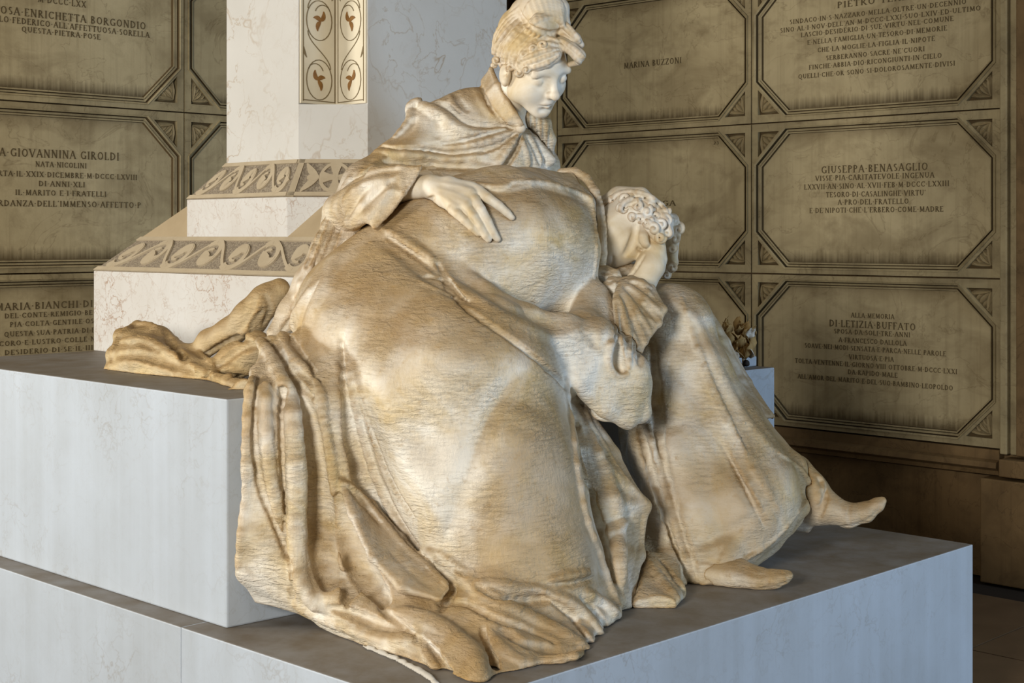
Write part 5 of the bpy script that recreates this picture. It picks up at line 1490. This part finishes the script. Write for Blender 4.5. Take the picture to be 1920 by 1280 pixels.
# lace collar behind the neck and cuff
CO = Vol(*bounds(1040, 1150, 300, 545, 4.3, 4.75), 0.0042)
lace = [(1052, 324, 4.60), (1078, 322, 4.57), (1100, 334, 4.55), (1115, 358, 4.53), (1124, 390, 4.515), (1129, 430, 4.505), (1130, 475, 4.50), (1126, 514, 4.50)]
CO.chain([(*p, 8.5) for p in lace], 0.006)
for i in range(26):
    t = i / 25 * (len(lace) - 1.001); a = int(t); f_ = t - a
    p = [lace[a][q] + (lace[a + 1][q] - lace[a][q]) * f_ for q in range(3)]
    CO.chain([(p[0] + (5 if a > 2 else 1), p[1] - (2 if a > 2 else 5), p[2] - .004, 4.6)], 0.0015); CO.chain([(p[0] - 3, p[1] + 2, p[2] - .016, 2.2)], 0.002, 'sub')
CO.minus(DR, 0.0005); CO.minus(HW, 0.0005)
spart('lace_collar', CO, MAT_CLOTH, weep)
CU = Vol(*bounds(1115, 1262, 480, 715, 4.1, 4.70), 0.0038)
fan_in = [(1158, 566, 4.30), (1160, 556, 4.32), (1164, 546, 4.35), (1168, 538, 4.37), (1176, 530, 4.40), (1184, 524, 4.42)]
fan_out = [(1160, 690, 4.20), (1186, 690, 4.22), (1208, 640, 4.27), (1234, 606, 4.32), (1244, 580, 4.35), (1222, 540, 4.40)]
fan_mid = [tuple((a[i] + b[i]) / 2 + (-.02 if i == 2 else 0) for i in range(3)) for a, b in zip(fan_in, fan_out)]
CU.sheet([[(*p, 9) for p in fan_in], [(*p, 8) for p in fan_mid], [(*p, 6) for p in fan_out]], 0.01)
CU.chain([(1150, 540, 4.42, 22), (1172, 545, 4.42, 22)], 0.02)
CU.chain([(1150, 520, 4.46, 16), (1135, 515, 4.48, 18)], 0.012)
CU.chain([(1128, 512, 4.60, 26), (1155, 512, 4.59, 24), (1184, 518, 4.58, 24)], 0.015)
for i in range(9):
    t = i / 8; j = t * 5; a = int(min(j, 4)); f_ = j - a
    pi_ = [fan_in[a][k] + (fan_in[a + 1][k] - fan_in[a][k]) * f_ for k in range(2)]; po = [fan_out[a][k] + (fan_out[a + 1][k] - fan_out[a][k]) * f_ for k in range(2)]
    CU.fold([pi_, ((pi_[0] + po[0]) / 2, (pi_[1] + po[1]) / 2 - 3), po], 11 if i % 2 == 0 else -11, 5)
for i in range(7):
    x, y = rnd.uniform(1130, 1165), rnd.uniform(503, 530); CU.fold([(x - 6, y), (x + 2, y + 4), (x + 8, y)], rnd.choice((-7, 6)), 3)
CU.minus(DR, 0.0005); CU.minus(HW, 0.0005); CU.minus(SK, 0.0005)
spart('sleeve_cuff', CU, MAT_CLOTH, weep)

# 9. train of the robe spread over the seat block
TR = Vol(*bounds(178, 545, 505, 752, 4.0, 5.05), 0.0055)
TR.sheet([[(206, 694, 4.62, 9), (214, 664, 4.66, 11), (228, 630, 4.72, 11), (258, 612, 4.80, 9), (300, 616, 4.86, 7)],
          [(262, 698, 4.50, 9), (262, 676, 4.50, 16), (272, 650, 4.58, 18), (296, 632, 4.68, 14), (326, 640, 4.78, 6)],
          [(330, 704, 4.40, 8), (328, 690, 4.40, 14), (336, 676, 4.46, 16), (348, 664, 4.56, 12), (352, 662, 4.66, 5)],
          [(388, 708, 4.30, 7), (390, 700, 4.30, 10), (394, 694, 4.34, 10), (398, 690, 4.40, 8), (398, 688, 4.46, 6)]], 0.02)
TR.chain([(300, 640, 4.70, 22), (340, 680, 4.52, 18), (380, 696, 4.42, 12)], 0.03)
TR.chain([(358, 668, 4.56, 12), (392, 640, 4.52, 20), (430, 622, 4.50, 24), (470, 596, 4.47, 30), (500, 562, 4.45, 28), (524, 540, 4.45, 20)], 0.03)
TR.chain([(395, 692, 4.36, 14), (440, 676, 4.34, 30), (480, 656, 4.32, 36)], 0.03)
TR.chain([(400, 706, 4.24, 10), (430, 716, 4.14, 14), (456, 726, 4.02, 14), (474, 722, 3.96, 13)], 0.02)
TR.chain([(432, 736, 4.02, 9), (452, 742, 3.93, 9), (470, 738, 3.85, 8)], 0.012)
for (row, k, sk) in (([(204, 692, 4), (213, 660, 6), (228, 626, 6), (258, 608, 6), (292, 612, 5)], .006, .2), ([(204, 696, 3), (260, 700, 5), (330, 706, 5), (392, 710, 4)], .005, .2), ([(225, 640, 4), (262, 636, 8), (300, 650, 9), (340, 676, 8), (384, 698, 5)], .010, .4), ([(372, 662, 4), (392, 676, 6), (402, 690, 6), (396, 706, 4)], .005, .2), ([(440, 632, 4), (462, 618, 7), (480, 590, 6), (490, 562, 4)], .008, .3), ([(400, 700, 4), (430, 690, 8), (462, 694, 8), (486, 704, 6)], .008, .3)):
    TR.ridge(row, k, sk)
for (row, k, sk) in (([(310, 616, 3), (318, 640, 8), (336, 660, 8), (352, 676, 5)], .008, .1), ([(222, 664, 4), (262, 662, 10), (310, 676, 10), (360, 694, 5)], .016, .2), ([(384, 664, 3), (412, 650, 6), (446, 634, 7), (470, 640, 5)], .008, .1), ([(470, 622, 3), (478, 602, 5), (492, 584, 4)], .006, 0), ([(404, 690, 3), (425, 672, 7), (452, 654, 7), (478, 646, 5)], .010, .1), ([(425, 706, 3), (450, 706, 6), (474, 712, 4)], .008, .1), ([(500, 555, 3), (506, 580, 5), (496, 606, 4)], .008, .1)):
    TR.gully(row, k, sk)
TR.rough(0.003, 60, 29)
TR.clip_block(0.001); TR.minus(DR, 0.001); TR.minus(CP, 0.001)
spart('train', TR, MAT_TRAIN, weep)
# pale mortar squeezed out along the hem where the marble meets the plinth
MO = Vol(*bounds(440, 840, 1085, 1300, 3.25, 4.0), 0.006)
MO.chain([(x, y, F / (y - 440), r) for x, y, r in ((480, 1140, 7), (500, 1146, 9), (552, 1154, 7), (600, 1176, 7), (640, 1192, 7), (696, 1217, 8), (740, 1236, 7), (784, 1258, 8), (818, 1282, 7))], 0.01)
MO.rough(0.0035, 160, 31); MO.rough(0.0015, 320, 37)
MO.clip_below(PT + 0.0005); MO.clip_block(0.0005); MO.minus(DR, 0.0005)
MAT_MORTAR = NT('pale_mortar').fin(lin(196, 190, 178), 0.9)
spart('mortar_seam', MO.mesh('mortar_seam', True, 0.99), MAT_MORTAR)
print('sculpture', round(time.time() - T0, 1))

# ------------------------------------------------------------------ dried flowers on the seat block
t_ = NT('dried_petal'); v_ = t_.coords()
MAT_PETAL = t_.fin(t_.mix(t_.noise(v_, 26.0, 5, 0.65), lin(120, 82, 34), lin(206, 172, 112)), 0.7)
MAT_PETAL2 = NT('pale_petal').fin(lin(214, 206, 190), 0.7)
MAT_CORE = NT('flower_core_dark').fin(lin(52, 44, 38), 0.8)
bq_c = Vector(M(2.08, .80, ZR))
bouquet = empty('flower_bouquet', bq_c)
tag(bouquet, 'small bunch of brown dried flowers on the pedestal block behind the knees', 'flowers')
def petal_mesh(ln, wd, curlf, seed):
    r = random.Random(seed); vs = []; fs = []; nu, nv = 7, 5
    for side in (0, 1):
        for i in range(nu):
            t = i / (nu - 1); w = wd * (math.sin(math.pi * (0.12 + 0.82 * t)) ** .7) * (1 + .15 * math.sin(t * 9 + seed))
            for j in range(nv):
                q = j / (nv - 1) - .5
                z = curlf * ln * (t ** 2) + .25 * wd * (4 * q * q) + .12 * wd * math.sin(7 * t + 5 * q + seed)
                vs.append((q * w, t * ln * (1 - .25 * curlf * t), z - side * .0025))
    o = nu * nv
    for i in range(nu - 1):
        for j in range(nv - 1):
            a = i * nv + j
            fs.append((a, a + 1, a + nv + 1, a + nv)); fs.append((o + a + nv, o + a + nv + 1, o + a + 1, o + a))
    rim = [j for j in range(nv)] + [i * nv + nv - 1 for i in range(1, nu)] + [(nu - 1) * nv + j for j in range(nv - 2, -1, -1)] + [i * nv for i in range(nu - 2, 0, -1)]
    for a, b in zip(rim, rim[1:] + rim[:1]): fs.append((b, a, o + a, o + b))
    me = bpy.data.meshes.new('petal'); me.from_pydata(vs, [], fs); me.polygons.foreach_set('use_smooth', [True] * len(fs))
    return me
pm = [petal_mesh(.052, .042, .5, 1), petal_mesh(.06, .034, .8, 2), petal_mesh(.045, .05, .3, 3)]
for m_ in pm: m_.materials.append(MAT_PETAL)
pw = petal_mesh(.05, .045, .6, 5); pw.materials.append(MAT_PETAL2)
rb = random.Random(12)
def bpt(px, py, d): return Vector(P(px - 4, py + 8, d + .06)) - bq_c
for (px, py, d) in ((1366, 622, 5.17), (1388, 618, 5.18), (1406, 628, 5.17), (1372, 642, 5.13), (1394, 644, 5.13), (1410, 652, 5.14), (1380, 658, 5.12), (1400, 664, 5.12)):
    c = bpt(px, py, d)
    for k in range(5):
        o = link('petal', pm[rb.randrange(3)], None, bouquet)
        o.location = c
        o.rotation_euler = (rb.uniform(.2, 1.5), rb.uniform(-.4, .4), k * 1.256 + rb.uniform(-.4, .4))
        o.scale = (rb.uniform(.75, 1.05),) * 3
for (px, py, d, rz) in ((1384, 668, 5.10, 2.6), (1412, 664, 5.12, -1.0), (1408, 626, 5.13, .2)):
    o = link('petal', pw, None, bouquet); o.location = bpt(px, py, d); o.rotation_euler = (1.2, .3, rz); o.scale = (.7,) * 3
core = Vol(*bounds(1385, 1420, 655, 700, 5.12, 5.36), 0.003)
core.chain([(1399, 681, 5.205, 6.5)], 0.0); core.rough(.003, 300, 3)
me = core.mesh('flower_core'); me.transform(Matrix.Translation(-bq_c)); link('flower_core', me, MAT_CORE, bouquet)
stem_mb = MB()
for (px, py) in ((1372, 640), (1395, 640), (1404, 655)):
    a = bpt(px, py, 5.16); b = bpt(1398, 680, 5.16)
    stem_mb = MB(); w = .003
    stem_mb.prism([(a.x - w, a.y - w, a.z), (a.x + w, a.y - w, a.z), (a.x + w, a.y + w, a.z), (a.x - w, a.y + w, a.z)], [(b.x - w, b.y - w, max(b.z, .002)), (b.x + w, b.y - w, max(b.z, .002)), (b.x + w, b.y + w, max(b.z, .002)), (b.x - w, b.y + w, max(b.z, .002))])
    link('stem', stem_mb.mesh('stem'), MAT_PETAL, bouquet)
print('done', round(time.time() - T0, 1))
